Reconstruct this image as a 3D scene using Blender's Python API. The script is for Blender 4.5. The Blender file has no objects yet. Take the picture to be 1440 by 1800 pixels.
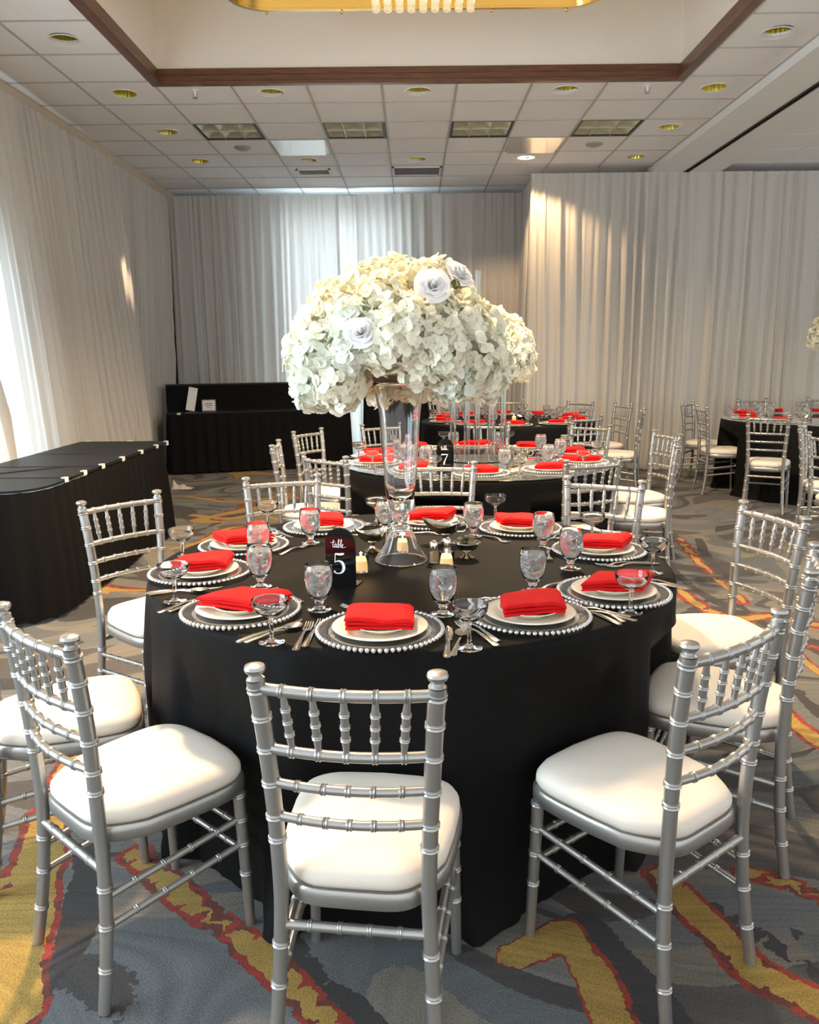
import bpy, math, random
from math import sin, cos, pi, radians, sqrt, atan2
from mathutils import Vector, Matrix, noise

random.seed(7)
scene = bpy.context.scene
COL = scene.collection

# ------------------------------------------------------------------ camera
H, FPX = 1.46, 1440.0
PITCH, ROLL, YAW = radians(11.0), radians(0.5), radians(0.3)
def cam_axes():
    f = Vector((0, cos(PITCH), -sin(PITCH))); r = Vector((1, 0, 0)); u = r.cross(f)
    R = Matrix.Rotation(YAW, 3, 'Z'); f, r, u = R @ f, R @ r, R @ u
    c, s = cos(ROLL), sin(ROLL)
    return c * r - s * u, s * r + c * u, f
_r, _u, _f = cam_axes()
cd = bpy.data.cameras.new('camera'); cam = bpy.data.objects.new('camera', cd); COL.objects.link(cam)
cd.sensor_fit = 'HORIZONTAL'; cd.sensor_width = 36; cd.lens = 36.0 * FPX / 1440.0
cd.clip_start = 0.02
M = Matrix((( _r.x, _u.x, -_f.x, 0), (_r.y, _u.y, -_f.y, 0), (_r.z, _u.z, -_f.z, H), (0, 0, 0, 1)))
cam.matrix_world = M
scene.camera = cam

# ------------------------------------------------------------------ world, exposure, large lights
w = bpy.data.worlds.new('world'); scene.world = w; w.use_nodes = True
w.node_tree.nodes['Background'].inputs[0].default_value = (0.96, 0.985, 1.0, 1)
w.node_tree.nodes['Background'].inputs[1].default_value = 1.3
vs = scene.view_settings
vs.view_transform = 'Standard'; vs.look = 'None'; vs.exposure = 0.18; vs.gamma = 1.0; vs.use_curve_mapping = False
scene.display_settings.display_device = 'sRGB'
scene.cycles.sample_clamp_indirect = 6.0
scene.cycles.transparent_max_bounces = 12

def lamp(name, kind, loc, energy, color, aim=None, **kw):
    d = bpy.data.lights.new(name, kind); o = bpy.data.objects.new(name, d); COL.objects.link(o)
    d.energy = energy; d.color = color
    for k, v in kw.items(): setattr(d, k, v)
    o.location = loc
    if aim is not None:
        o.rotation_euler = (Vector(aim) - Vector(loc)).to_track_quat('-Z', 'Y').to_euler()
    return o
WARM, COOL, NEUT = (1.0, 0.74, 0.46), (0.72, 0.88, 1.0), (1.0, 0.93, 0.84)
lamp('chandelier_glow', 'SPOT', (-0.95, 3.70, 3.68), 850, (1.0, 0.69, 0.40), (-0.90, 3.40, 0), spot_size=radians(108), spot_blend=0.45, shadow_soft_size=0.13)
lamp('chandelier_glow', 'SPOT', (0.70, 5.30, 3.68), 760, (1.0, 0.77, 0.50), (0.95, 5.90, 0), spot_size=radians(136), spot_blend=0.6, shadow_soft_size=0.2)
lamp('chandelier_uplight', 'AREA', (0.05, 4.6, 3.97), 17, (1.0, 0.88, 0.72), (0.05, 4.6, 9), shape='RECTANGLE', size=2.2, size_y=1.6)
lamp('ballroom_light_side', 'AREA', (5.6, 4.5, 3.5), 90, (1.0, 0.84, 0.64), (4.6, 6.0, 0), shape='RECTANGLE', size=1.6, size_y=3.0)
# lit downlight by the right drape, and an added spot for the left drape's warm streak
lamp('drape_beam', 'SPOT', (1.278, 9.68, 3.555), 150, (1.0, 0.66, 0.34), (1.32, 9.78, 0), spot_size=radians(128), spot_blend=0.35, shadow_soft_size=0.05)
lamp('drape_beam', 'SPOT', (-2.36, 8.50, 3.55), 260, WARM, (-3.0, 8.93, 2.25), spot_size=radians(11), spot_blend=0.9, shadow_soft_size=0.03)

# ------------------------------------------------------------------ materials
def new_mat(name):
    m = bpy.data.materials.new(name); m.use_nodes = True
    nt = m.node_tree; nt.nodes.clear()
    out = nt.nodes.new('ShaderNodeOutputMaterial')
    return m, nt, out
def node(nt, typ, _in=None, **kw):
    n = nt.nodes.new(typ)
    for k, v in kw.items(): setattr(n, k, v)
    for k, v in (_in or {}).items():
        s = n.inputs[k]
        if isinstance(v, bpy.types.NodeSocket): nt.links.new(v, s)
        else: s.default_value = v
    return n
def math_(nt, op, a, b=0.0, c=None):
    d = {0: a, 1: b}
    if c is not None: d[2] = c
    return node(nt, 'ShaderNodeMath', d, operation=op).outputs[0]
def ramp(nt, fac, stops, interp='LINEAR'):
    n = node(nt, 'ShaderNodeValToRGB', {0: fac}); cr = n.color_ramp; cr.interpolation = interp
    while len(cr.elements) > 1: cr.elements.remove(cr.elements[-1])
    cr.elements[0].position = stops[0][0]; cr.elements[0].color = (*stops[0][1], 1)
    for p, c in stops[1:]:
        e = cr.elements.new(p); e.color = (*c, 1)
    return n.outputs[0]
def mix(nt, fac, a, b):
    return node(nt, 'ShaderNodeMix', {0: fac, 6: a if isinstance(a, bpy.types.NodeSocket) else (*a, 1), 7: b if isinstance(b, bpy.types.NodeSocket) else (*b, 1)}, data_type='RGBA').outputs[2]
def mat(name, col, rough=0.5, metal=0.0, trans=0.0, ior=1.45, noise_amt=0.06, noise_scale=30.0, bump=0.0, bump_scale=200.0, sheen=0.0, emit=None, spec=0.5, aniso=None):
    m, nt, out = new_mat(name)
    tc = node(nt, 'ShaderNodeTexCoord')
    nz = node(nt, 'ShaderNodeTexNoise', {'Vector': tc.outputs['Object'], 'Scale': noise_scale, 'Detail': 3.0})
    c = mix(nt, nz.outputs[0], tuple(min(1, x * (1 - noise_amt)) for x in col), tuple(min(1, x * (1 + noise_amt)) for x in col))
    b = node(nt, 'ShaderNodeBsdfPrincipled', {'Base Color': c, 'Roughness': rough, 'Metallic': metal, 'IOR': ior, 'Transmission Weight': trans, 'Sheen Weight': sheen, 'Specular IOR Level': spec})
    if bump:
        n2 = node(nt, 'ShaderNodeTexNoise', {'Vector': tc.outputs['Object'], 'Scale': bump_scale, 'Detail': 2.0})
        bp = node(nt, 'ShaderNodeBump', {'Strength': bump, 'Distance': 0.002, 'Height': n2.outputs[0]})
        nt.links.new(bp.outputs[0], b.inputs['Normal'])
    if emit:
        b.inputs['Emission Color'].default_value = (*emit[0], 1); b.inputs['Emission Strength'].default_value = emit[1]
    nt.links.new(b.outputs[0], out.inputs[0])
    return m
def fabric_trans(name, col, tfac, tcol=None, scale=60.0, var=0.05, objvar=0.0):
    m, nt, out = new_mat(name)
    tc = node(nt, 'ShaderNodeTexCoord')
    nz = node(nt, 'ShaderNodeTexNoise', {'Vector': tc.outputs['Object'], 'Scale': scale, 'Detail': 3.0})
    c = mix(nt, nz.outputs[0], tuple(x * (1 - var) for x in col), tuple(min(1, x * (1 + var)) for x in col))
    d = node(nt, 'ShaderNodeBsdfDiffuse', {0: c})
    t = node(nt, 'ShaderNodeBsdfTranslucent', {0: c})
    mx = node(nt, 'ShaderNodeMixShader', {0: tfac, 1: d.outputs[0], 2: t.outputs[0]})
    nt.links.new(mx.outputs[0], out.inputs[0])
    return m
def glass_mat(name, col=(1, 1, 1), rough=0.0, ior=1.45):
    m, nt, out = new_mat(name)
    g = node(nt, 'ShaderNodeBsdfGlass', {0: (*col, 1), 1: rough, 2: ior})
    nt.links.new(g.outputs[0], out.inputs[0])
    return m
def emis(name, col, s):
    m, nt, out = new_mat(name)
    e = node(nt, 'ShaderNodeEmission', {0: (*col, 1), 1: s}); nt.links.new(e.outputs[0], out.inputs[0])
    return m

M_ = {}
M_['silver_paint'] = mat('silver_paint', (0.43, 0.42, 0.40), 0.33, 0.80, noise_amt=0.08, noise_scale=14, bump=0.08, bump_scale=260)
M_['cushion'] = mat('cushion_vinyl', (0.77, 0.70, 0.61), 0.55, noise_amt=0.02, bump=0.05, bump_scale=500)
M_['black_cloth'] = mat('black_cloth', (0.0060, 0.0056, 0.0054), 0.62, noise_amt=0.15, spec=0.12, bump=0.12, bump_scale=900)
M_['black_skirt'] = mat('black_skirt', (0.0035, 0.0035, 0.004), 0.8, noise_amt=0.2, spec=0.2, bump=0.1, bump_scale=700)
M_['buffet_top'] = mat('buffet_top_cloth', (0.008, 0.010, 0.013), 0.5, spec=0.35, noise_amt=0.2, bump=0.15, bump_scale=500)
M_['red_napkin'] = mat('red_napkin', (0.66, 0.010, 0.011), 0.8, noise_amt=0.06, spec=0.2, bump=0.25, bump_scale=1200)
M_['plate'] = mat('cream_china', (0.86, 0.79, 0.66), 0.18, noise_amt=0.02)
M_['bead'] = mat('silver_bead', (0.72, 0.73, 0.74), 0.22, 0.9, noise_amt=0.1)
M_['charger'] = mat('charger_acrylic', (0.95, 0.96, 0.97), 0.06, 0.0, trans=0.97, ior=1.45, noise_amt=0.02)
M_['steel'] = mat('cutlery_steel', (0.72, 0.70, 0.66), 0.2, 1.0, noise_amt=0.05)
M_['hollowware'] = mat('hollowware_steel', (0.62, 0.56, 0.46), 0.16, 1.0, noise_amt=0.05)
M_['glass'] = glass_mat('clear_glass')
M_['acrylic'] = glass_mat('clear_acrylic', (0.97, 0.985, 0.98), 0.0, 1.42)
def frosty():
    m, nt, out = new_mat('iced_water')
    tc = node(nt, 'ShaderNodeTexCoord')
    nz = node(nt, 'ShaderNodeTexNoise', {'Vector': tc.outputs['Object'], 'Scale': 55.0, 'Detail': 3.0})
    fac = ramp(nt, nz.outputs[0], [(0.35, (0.12, 0.12, 0.12)), (0.7, (0.5, 0.5, 0.5))])
    g = node(nt, 'ShaderNodeBsdfGlass', {0: (0.98, 0.99, 1.0, 1), 1: 0.05, 2: 1.33})
    t = node(nt, 'ShaderNodeBsdfTranslucent', {0: (0.9, 0.92, 0.94, 1)}); d = node(nt, 'ShaderNodeBsdfDiffuse', {0: (0.85, 0.87, 0.89, 1)})
    f2 = node(nt, 'ShaderNodeMixShader', {0: 0.5, 1: d.outputs[0], 2: t.outputs[0]})
    mx = node(nt, 'ShaderNodeMixShader', {0: fac, 1: g.outputs[0], 2: f2.outputs[0]})
    nt.links.new(mx.outputs[0], out.inputs[0]); return m
M_['water'] = frosty()
M_['ice'] = glass_mat('ice', (1, 1, 1), 0.12, 1.31)
M_['drape'] = fabric_trans('sheer_drape', (0.70, 0.675, 0.635), 0.28, scale=25, var=0.03)
M_['petal'] = fabric_trans('hydrangea_petal', (0.92, 0.90, 0.76), 0.28, scale=18, var=0.06)
M_['petal_cream'] = fabric_trans('hydrangea_petal_cream', (0.90, 0.86, 0.66), 0.28, scale=18, var=0.06)
M_['petal_green'] = fabric_trans('hydrangea_petal_pale', (0.86, 0.89, 0.78), 0.28, scale=18, var=0.06)
M_['rose'] = fabric_trans('white_rose_petal', (0.95, 0.94, 0.93), 0.22, scale=18, var=0.02)
M_['stem_green'] = mat('stem_green', (0.10, 0.14, 0.04), 0.6, noise_amt=0.3)
M_['foam'] = mat('floral_foam', (0.30, 0.30, 0.17), 0.9, noise_amt=0.3)
M_['tray_brown'] = mat('floral_tray_brown', (0.13, 0.09, 0.055), 0.5, noise_amt=0.2)
M_['tile'] = mat('ceiling_tile', (0.87, 0.87, 0.87), 0.9, noise_amt=0.02, bump=0.12, bump_scale=300)
M_['tbar'] = mat('grid_bar', (0.46, 0.46, 0.45), 0.6)
M_['white_paint'] = mat('white_paint', (0.82, 0.82, 0.80), 0.6, noise_amt=0.02)
M_['cream_wall'] = mat('cream_wall', (0.80, 0.76, 0.69), 0.8, noise_amt=0.02, bump=0.05)
M_['tan_wall'] = mat('tan_wall', (0.42, 0.34, 0.26), 0.8, noise_amt=0.05)
M_['tan_trim'] = mat('tan_trim', (0.58, 0.48, 0.36), 0.7, noise_amt=0.03)
M_['dark_gap'] = mat('dark_void', (0.05, 0.047, 0.045), 0.9)
M_['gold'] = mat('gold_reflector', (0.60, 0.49, 0.10), 0.25, 1.0, noise_amt=0.1)
M_['brass'] = mat('polished_brass', (0.85, 0.62, 0.25), 0.18, 1.0)
M_['lens'] = mat('troffer_lens', (0.58, 0.57, 0.43), 0.4, 0.35, noise_amt=0.1, noise_scale=6)
M_['black_frame'] = mat('black_metal', (0.03, 0.03, 0.03), 0.5)
M_['mirror_panel'] = mat('satin_panel', (0.75, 0.75, 0.74), 0.18, 0.7)
M_['vent_grey'] = mat('vent_grey', (0.34, 0.36, 0.30), 0.5)
M_['vent_dark'] = mat('vent_dark', (0.20, 0.205, 0.21), 0.6)
M_['lamp_on'] = emis('lamp_lit', (1.0, 0.86, 0.62), 6.0)
M_['lamp_off'] = mat('lamp_dull', (0.5, 0.45, 0.3), 0.4)
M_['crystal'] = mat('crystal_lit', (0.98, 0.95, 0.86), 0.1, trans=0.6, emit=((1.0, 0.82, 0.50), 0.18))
M_['mirror'] = mat('table_mirror', (0.90, 0.95, 0.90), 0.06, 1.0, noise_amt=0.01)
M_['sign_black'] = mat('sign_black_acrylic', (0.006, 0.006, 0.006), 0.06, noise_amt=0.1)
M_['white_ink'] = mat('white_ink', (0.85, 0.85, 0.85), 0.6)
M_['paper'] = mat('white_card', (0.86, 0.87, 0.88), 0.7, noise_amt=0.02)
M_['ink_grey'] = mat('grey_ink', (0.12, 0.13, 0.12), 0.7)
M_['clip'] = mat('skirt_clip_plastic', (0.75, 0.76, 0.76), 0.3)
M_['wax'] = mat('candle_wax', (0.95, 0.80, 0.48), 0.5, emit=((1.0, 0.60, 0.20), 0.6))  # emission stands in for flame light glowing through the wax
M_['flame'] = emis('flame', (1.0, 0.80, 0.42), 9.0)
M_['salt'] = mat('salt', (0.9, 0.88, 0.84), 0.8)
M_['pepper'] = mat('pepper_grains', (0.45, 0.33, 0.20), 0.9, noise_amt=0.5, noise_scale=400)
M_['dark_green'] = mat('wrapped_packets', (0.05, 0.055, 0.03), 0.35, noise_amt=0.5)
M_['window_bright'] = emis('daylight_pane_bright', (0.70, 0.87, 1.0), 11.0)
M_['window_glow'] = emis('daylight_pane', (0.74, 0.90, 1.0), 5.0)

def wood():
    m, nt, out = new_mat('stained_wood')
    tc = node(nt, 'ShaderNodeTexCoord')
    mp = node(nt, 'ShaderNodeMapping', {0: tc.outputs['Object'], 3: (3, 3, 40)})
    nz = node(nt, 'ShaderNodeTexNoise', {'Vector': mp.outputs[0], 'Scale': 2.0, 'Detail': 5.0})
    c = ramp(nt, nz.outputs[0], [(0.3, (0.085, 0.033, 0.017)), (0.7, (0.17, 0.075, 0.04))])
    b = node(nt, 'ShaderNodeBsdfPrincipled', {'Base Color': c, 'Roughness': 0.35})
    nt.links.new(b.outputs[0], out.inputs[0]); return m
M_['wood'] = wood()

def carpet():
    m, nt, out = new_mat('patterned_carpet')
    tc = node(nt, 'ShaderNodeTexCoord'); P0 = tc.outputs['Object']
    # slow warp so the bands swirl like long leaves
    wz = node(nt, 'ShaderNodeTexNoise', {'Vector': P0, 'Scale': 0.55, 'Detail': 1.0})
    off = node(nt, 'ShaderNodeVectorMath', {0: wz.outputs['Color'], 1: (0.5, 0.5, 0.5)}, operation='SUBTRACT')
    sc = node(nt, 'ShaderNodeVectorMath', {0: off.outputs[0], 3: 2.6}, operation='SCALE')
    Pw = node(nt, 'ShaderNodeVectorMath', {0: P0, 1: sc.outputs[0]}, operation='ADD').outputs[0]
    def layer(rot, scl, seed, detail=0.0, rough=0.4):
        mp = node(nt, 'ShaderNodeMapping', {0: Pw, 1: (seed, seed * 0.7, 0), 2: (0, 0, rot), 3: scl})
        return node(nt, 'ShaderNodeTexNoise', {'Vector': mp.outputs[0], 'Scale': 1.0, 'Detail': detail, 'Roughness': rough}).outputs[0]
    a = layer(radians(-35), (0.9, 2.4, 1), 3.1)
    b_ = layer(radians(-28), (0.8, 2.2, 1), 11.7)
    g = layer(radians(-40), (0.75, 1.6, 1), 21.3)
    # ragged tufted edge
    rag = node(nt, 'ShaderNodeTexNoise', {'Vector': P0, 'Scale': 55.0, 'Detail': 1.0}).outputs[0]
    ragc = math_(nt, 'MULTIPLY', math_(nt, 'SUBTRACT', rag, 0.5), 0.014)
    a2 = math_(nt, 'ADD', a, ragc); b2 = math_(nt, 'ADD', b_, ragc); g2 = math_(nt, 'ADD', g, ragc)
    base = ramp(nt, a2, [(0.0, (0.045, 0.042, 0.04)), (0.38, (0.17, 0.17, 0.165)), (0.47, (0.24, 0.215, 0.17)), (0.53, (0.13, 0.14, 0.145)), (0.60, (0.06, 0.052, 0.05)), (0.67, (0.20, 0.19, 0.165))], 'CONSTANT')
    base2 = ramp(nt, b2, [(0.0, (0.075, 0.06, 0.052)), (0.36, (0.16, 0.165, 0.165)), (0.5, (0.23, 0.20, 0.155)), (0.62, (0.10, 0.085, 0.075))], 'CONSTANT')
    sel = math_(nt, 'GREATER_THAN', math_(nt, 'ADD', layer(radians(20), (1.1, 1.5, 1), 5.5), ragc), 0.53)
    col = mix(nt, sel, base, base2)
    # golden ribbons with red edges
    ar = node(nt, 'ShaderNodeAttribute', attribute_name='ribbon').outputs['Fac']; ad = node(nt, 'ShaderNodeAttribute', attribute_name='dark').outputs['Fac']
    wav = math_(nt, 'MULTIPLY', math_(nt, 'SUBTRACT', node(nt, 'ShaderNodeTexNoise', {'Vector': P0, 'Scale': 7.0, 'Detail': 1.0}).outputs[0], 0.5), 0.05)
    ragm = math_(nt, 'ADD', math_(nt, 'MULTIPLY', ragc, 1.3), wav)
    ar = math_(nt, 'ADD', ar, ragm); ad = math_(nt, 'ADD', ad, ragm)
    col = mix(nt, math_(nt, 'LESS_THAN', ad, 0.0), col, (0.045, 0.038, 0.036))
    d = math_(nt, 'ABSOLUTE', math_(nt, 'SUBTRACT', g2, 0.485))
    wn = layer(radians(50), (0.8, 0.8, 1), 33.0)
    wid = math_(nt, 'MULTIPLY', math_(nt, 'MAXIMUM', math_(nt, 'SUBTRACT', wn, 0.40), 0.0), 0.32)
    sx = node(nt, 'ShaderNodeSeparateXYZ', {0: P0})
    far = math_(nt, 'MULTIPLY', math_(nt, 'GREATER_THAN', sx.outputs[1], 4.6), math_(nt, 'LESS_THAN', sx.outputs[0], 1.2))
    wid = math_(nt, 'MULTIPLY', wid, math_(nt, 'MULTIPLY', far, 0.75))
    yel = math_(nt, 'MAXIMUM', math_(nt, 'LESS_THAN', d, wid), math_(nt, 'LESS_THAN', ar, 0.0))
    edge = math_(nt, 'LESS_THAN', d, math_(nt, 'ADD', math_(nt, 'MULTIPLY', wid, 1.0), math_(nt, 'MULTIPLY', math_(nt, 'GREATER_THAN', wid, 0.006), 0.017)))
    edge = math_(nt, 'MAXIMUM', edge, math_(nt, 'LESS_THAN', ar, math_(nt, 'ADD', 0.004, math_(nt, 'MULTIPLY', math_(nt, 'MAXIMUM', math_(nt, 'ADD', wn, -0.38), 0.0), 0.10))))
    dash = node(nt, 'ShaderNodeTexNoise', {'Vector': P0, 'Scale': 14.0, 'Detail': 1.0}).outputs[0]
    redc = mix(nt, math_(nt, 'GREATER_THAN', dash, 0.52), (0.36, 0.030, 0.012), (0.17, 0.03, 0.015))
    col = mix(nt, edge, col, redc)
    ytone = mix(nt, dash, (0.38, 0.22, 0.03), (0.56, 0.36, 0.07))
    col = mix(nt, yel, col, ytone)
    # tuft lines and pile speckle
    lm = node(nt, 'ShaderNodeMapping', {0: Pw, 2: (0, 0, radians(8)), 3: (2.0, 60.0, 1)})
    ln = node(nt, 'ShaderNodeTexNoise', {'Vector': lm.outputs[0], 'Scale': 1.0, 'Detail': 2.0}).outputs[0]
    sp = node(nt, 'ShaderNodeTexNoise', {'Vector': P0, 'Scale': 210.0, 'Detail': 2.0}).outputs[0]
    k = math_(nt, 'ADD', math_(nt, 'MULTIPLY', ln, 0.55), math_(nt, 'MULTIPLY', sp, 1.1))
    k = math_(nt, 'SUBTRACT', k, 0.20)
    mul = node(nt, 'ShaderNodeVectorMath', {0: col, 3: k}, operation='SCALE').outputs[0]
    bp = node(nt, 'ShaderNodeBump', {'Strength': 0.5, 'Distance': 0.004, 'Height': sp})
    bs = node(nt, 'ShaderNodeBsdfPrincipled', {'Base Color': mul, 'Roughness': 0.95, 'Sheen Weight': 0.1, 'Normal': bp.outputs[0]})
    nt.links.new(bs.outputs[0], out.inputs[0]); return m
M_['carpet'] = carpet()

# ------------------------------------------------------------------ mesh helpers
class MB:
    def __init__(s): s.v = []; s.f = []
    def add(s, vf, T=None):
        v, f = vf; n = len(s.v)
        s.v += [tuple(T @ Vector(p)) for p in v] if T is not None else [tuple(p) for p in v]
        s.f += [tuple(i + n for i in q) for q in f]; return s
    def mesh(s, name, m, smooth=40):
        me = bpy.data.meshes.new(name); me.from_pydata(s.v, [], s.f)
        me.materials.append(M_[m] if isinstance(m, str) else m)
        if smooth:
            me.polygons.foreach_set('use_smooth', [True] * len(me.polygons))
            if smooth < 180: me.set_sharp_from_angle(angle=radians(smooth))
        me.update(); return me
def box(x0, x1, y0, y1, z0, z1):
    v = [(x, y, z) for z in (z0, z1) for y in (y0, y1) for x in (x0, x1)]
    return v, [(0, 2, 3, 1), (4, 5, 7, 6), (0, 1, 5, 4), (2, 6, 7, 3), (0, 4, 6, 2), (1, 3, 7, 5)]
def lathe(prof, n=24, rib=None):
    v, f, rows = [], [], []
    for r, z in prof:
        if r < 1e-6: rows.append([len(v)]); v.append((0, 0, z)); continue
        row = []
        for i in range(n):
            a = 2 * pi * i / n; rr = r * (1 + rib[1] * (1 if (i // rib[0]) % 2 else -1)) if rib else r
            row.append(len(v)); v.append((rr * cos(a), rr * sin(a), z))
        rows.append(row)
    for A, B in zip(rows, rows[1:]):
        if len(A) == 1 and len(B) == 1: continue
        for i in range(n):
            j = (i + 1) % n
            if len(A) == 1: f.append((A[0], B[j], B[i]))
            elif len(B) == 1: f.append((A[i], A[j], B[0]))
            else: f.append((A[i], A[j], B[j], B[i]))
    return v, f
def tube(pts, rad, n=8, cap=True, flat=1.0, up=None):
    pts = [Vector(p) for p in pts]; m = len(pts)
    if not hasattr(rad, '__len__'): rad = [rad] * m
    v, f = [], []
    t0 = (pts[1] - pts[0]).normalized()
    ref = Vector(up) if up else (Vector((0, 0, 1)) if abs(t0.z) < 0.9 else Vector((1, 0, 0)))
    a = (ref - t0 * ref.dot(t0)).normalized()
    for i, p in enumerate(pts):
        t = (pts[min(i + 1, m - 1)] - pts[max(i - 1, 0)]).normalized()
        a = (a - t * a.dot(t)).normalized(); b = t.cross(a)
        for k in range(n):
            q = 2 * pi * k / n
            v.append(tuple(p + (a * cos(q) * flat + b * sin(q)) * rad[i]))
    for i in range(m - 1):
        for k in range(n):
            j = (k + 1) % n
            f.append((i * n + k, i * n + j, (i + 1) * n + j, (i + 1) * n + k))
    if cap: f.append(tuple(range(n))[::-1]); f.append(tuple((m - 1) * n + k for k in range(n)))
    return v, f
def spline(P, k=6):
    P = [Vector(p) for p in P]; out = []
    for i in range(len(P) - 1):
        p0, p1, p2, p3 = P[max(i - 1, 0)], P[i], P[i + 1], P[min(i + 2, len(P) - 1)]
        for j in range(k):
            t = j / k
            out.append(0.5 * ((2 * p1) + (p2 - p0) * t + (2 * p0 - 5 * p1 + 4 * p2 - p3) * t * t + (3 * p1 - p0 - 3 * p2 + p3) * t ** 3))
    out.append(P[-1]); return out
BUMP = [(-1, 0), (-0.78, 0.75), (-0.5, 1), (-0.22, 0.7), (0, 0.25), (0.22, 0.7), (0.5, 1), (0.78, 0.75), (1, 0)]
def ringed(path, r0, r1, rings, amp, wd, n=10, ends=()):
    """a turned bamboo rod along a polyline; rings are fractions of its length; ends adds (fraction, radius) pairs"""
    path = [Vector(p) for p in path]
    L = [0]
    for a, b in zip(path, path[1:]): L.append(L[-1] + (b - a).length)
    T = L[-1]
    def at(s):
        s = min(max(s, 0), T)
        for i in range(len(path) - 1):
            if s <= L[i + 1] or i == len(path) - 2:
                return path[i].lerp(path[i + 1], (s - L[i]) / (L[i + 1] - L[i]))
    S = {}
    for l in L: S[round(l, 5)] = None
    for q in rings:
        for o, h in BUMP: S[round(min(max(q * T + o * wd, 0), T), 5)] = h
    for q, r in ends: S[round(q * T, 5)] = ('r', r)
    ks = sorted(S); pts, rad = [], []
    for s in ks:
        h = S[s]; r = r0 + (r1 - r0) * s / T
        if isinstance(h, tuple): r = h[1]
        elif h: r += amp * h
        pts.append(at(s)); rad.append(r)
    return tube(pts, rad, n)
def obj(name, me, parent=None, loc=(0, 0, 0), rot=(0, 0, 0), kind=None):
    o = bpy.data.objects.new(name, me); COL.objects.link(o)
    o.parent = parent; o.location = loc; o.rotation_euler = rot
    if kind: o['kind'] = kind
    return o
def tag(o, label, cat, group=None, kind=None):
    o['label'] = label; o['category'] = cat
    if group: o['group'] = group
    if kind: o['kind'] = kind
    return o
def thing(name, label, cat, loc=(0, 0, 0), rz=0.0, group=None):
    o = bpy.data.objects.new(name, None); COL.objects.link(o); o.location = loc; o.rotation_euler = (0, 0, rz)
    o.empty_display_size = 0.05
    return tag(o, label, cat, group)
class Proto:
    """parts of a repeated thing: (name, mesh, sub-parts)"""
    def __init__(s, name, cat, parts): s.name = name; s.cat = cat; s.parts = parts
    def place(s, label, loc, rz=0.0, group=None, swap=None, scale=1.0):
        if len(s.parts) == 1 and len(s.parts[0]) == 2:
            o = obj(s.name, s.parts[0][1], None, loc, (0, 0, rz)); o.scale = (scale,) * 3
            return tag(o, label, s.cat, group)
        t = thing(s.name, label, s.cat, loc, rz, group); t.scale = (scale,) * 3
        for p in s.parts:
            me = p[1]
            if swap and p[0] in swap: me = swap[p[0]]
            o = obj(p[0], me, t)
            if len(p) > 2:
                for sub in p[2]: obj(sub[0], sub[1], o)
            if len(p) > 3: o['kind'] = p[3]
        return t
def struct(name, me, parent=None, loc=(0, 0, 0)):
    o = obj(name, me, parent, loc)
    o['kind'] = 'structure'; return o
def RZ(a): return Matrix.Rotation(a, 4, 'Z')
def TR(x, y, z): return Matrix.Translation((x, y, z))

# ------------------------------------------------------------------ room shell
CZ = 3.575
# woven ribbons of the carpet pattern, in floor metres: centre line and half width
RIBBONS = [
    ([(-1.28, 2.94), (-1.20, 2.58), (-1.17, 2.36), (-1.05, 1.98), (-0.99, 1.79), (-0.92, 1.59)], 0.061),
    ([(-1.22, 2.05), (-1.10, 1.95), (-1.03, 1.78), (-0.99, 1.64)], 0.032),
    ([(-0.84, 2.20), (-0.66, 2.02), (-0.52, 1.90), (-0.42, 1.81), (-0.33, 1.72), (-0.25, 1.63), (-0.17, 1.54)], 0.031),
    ([(0.24, 1.77), (0.31, 1.81), (0.37, 1.85), (0.40, 1.79), (0.42, 1.68), (0.44, 1.56), (0.45, 1.49)], 0.044),
    ([(0.69, 2.09), (0.72, 2.01), (0.76, 1.88), (0.80, 1.73), (0.91, 1.62), (0.98, 1.54)], 0.041),
    ([(0.92, 2.11), (1.03, 2.05), (1.09, 1.98), (1.14, 1.91)], 0.025),
    ([(2.11, 6.34), (2.02, 5.80), (1.98, 5.36), (1.96, 4.94), (1.94, 4.65)], 0.022),
    ([(1.63, 5.07), (1.65, 4.75), (1.68, 4.50), (1.81, 4.34), (2.01, 4.39), (2.18, 4.22)], 0.033),
    ([(1.45, 4.33), (1.61, 4.18), (1.80, 4.04), (2.01, 3.87)], 0.017),
    ([(1.86, 3.80), (1.86, 3.65), (1.87, 3.48)], 0.028),
    ([(1.51, 3.16), (1.51, 3.03), (1.54, 2.86)], 0.036),
    ([(-2.38, 8.48), (-1.88, 8.13), (-1.51, 8.31), (-1.26, 8.65)], 0.040),
    ([(-2.05, 7.45), (-1.68, 7.25), (-1.46, 7.43), (-1.15, 7.16)], 0.042),
    ([(-1.86, 6.10), (-1.72, 6.29), (-1.59, 6.81), (-1.46, 6.92)], 0.028),
    ([(-2.61, 9.34), (-2.18, 9.48), (-1.57, 9.04), (-1.09, 9.26)], 0.029),
]
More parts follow.
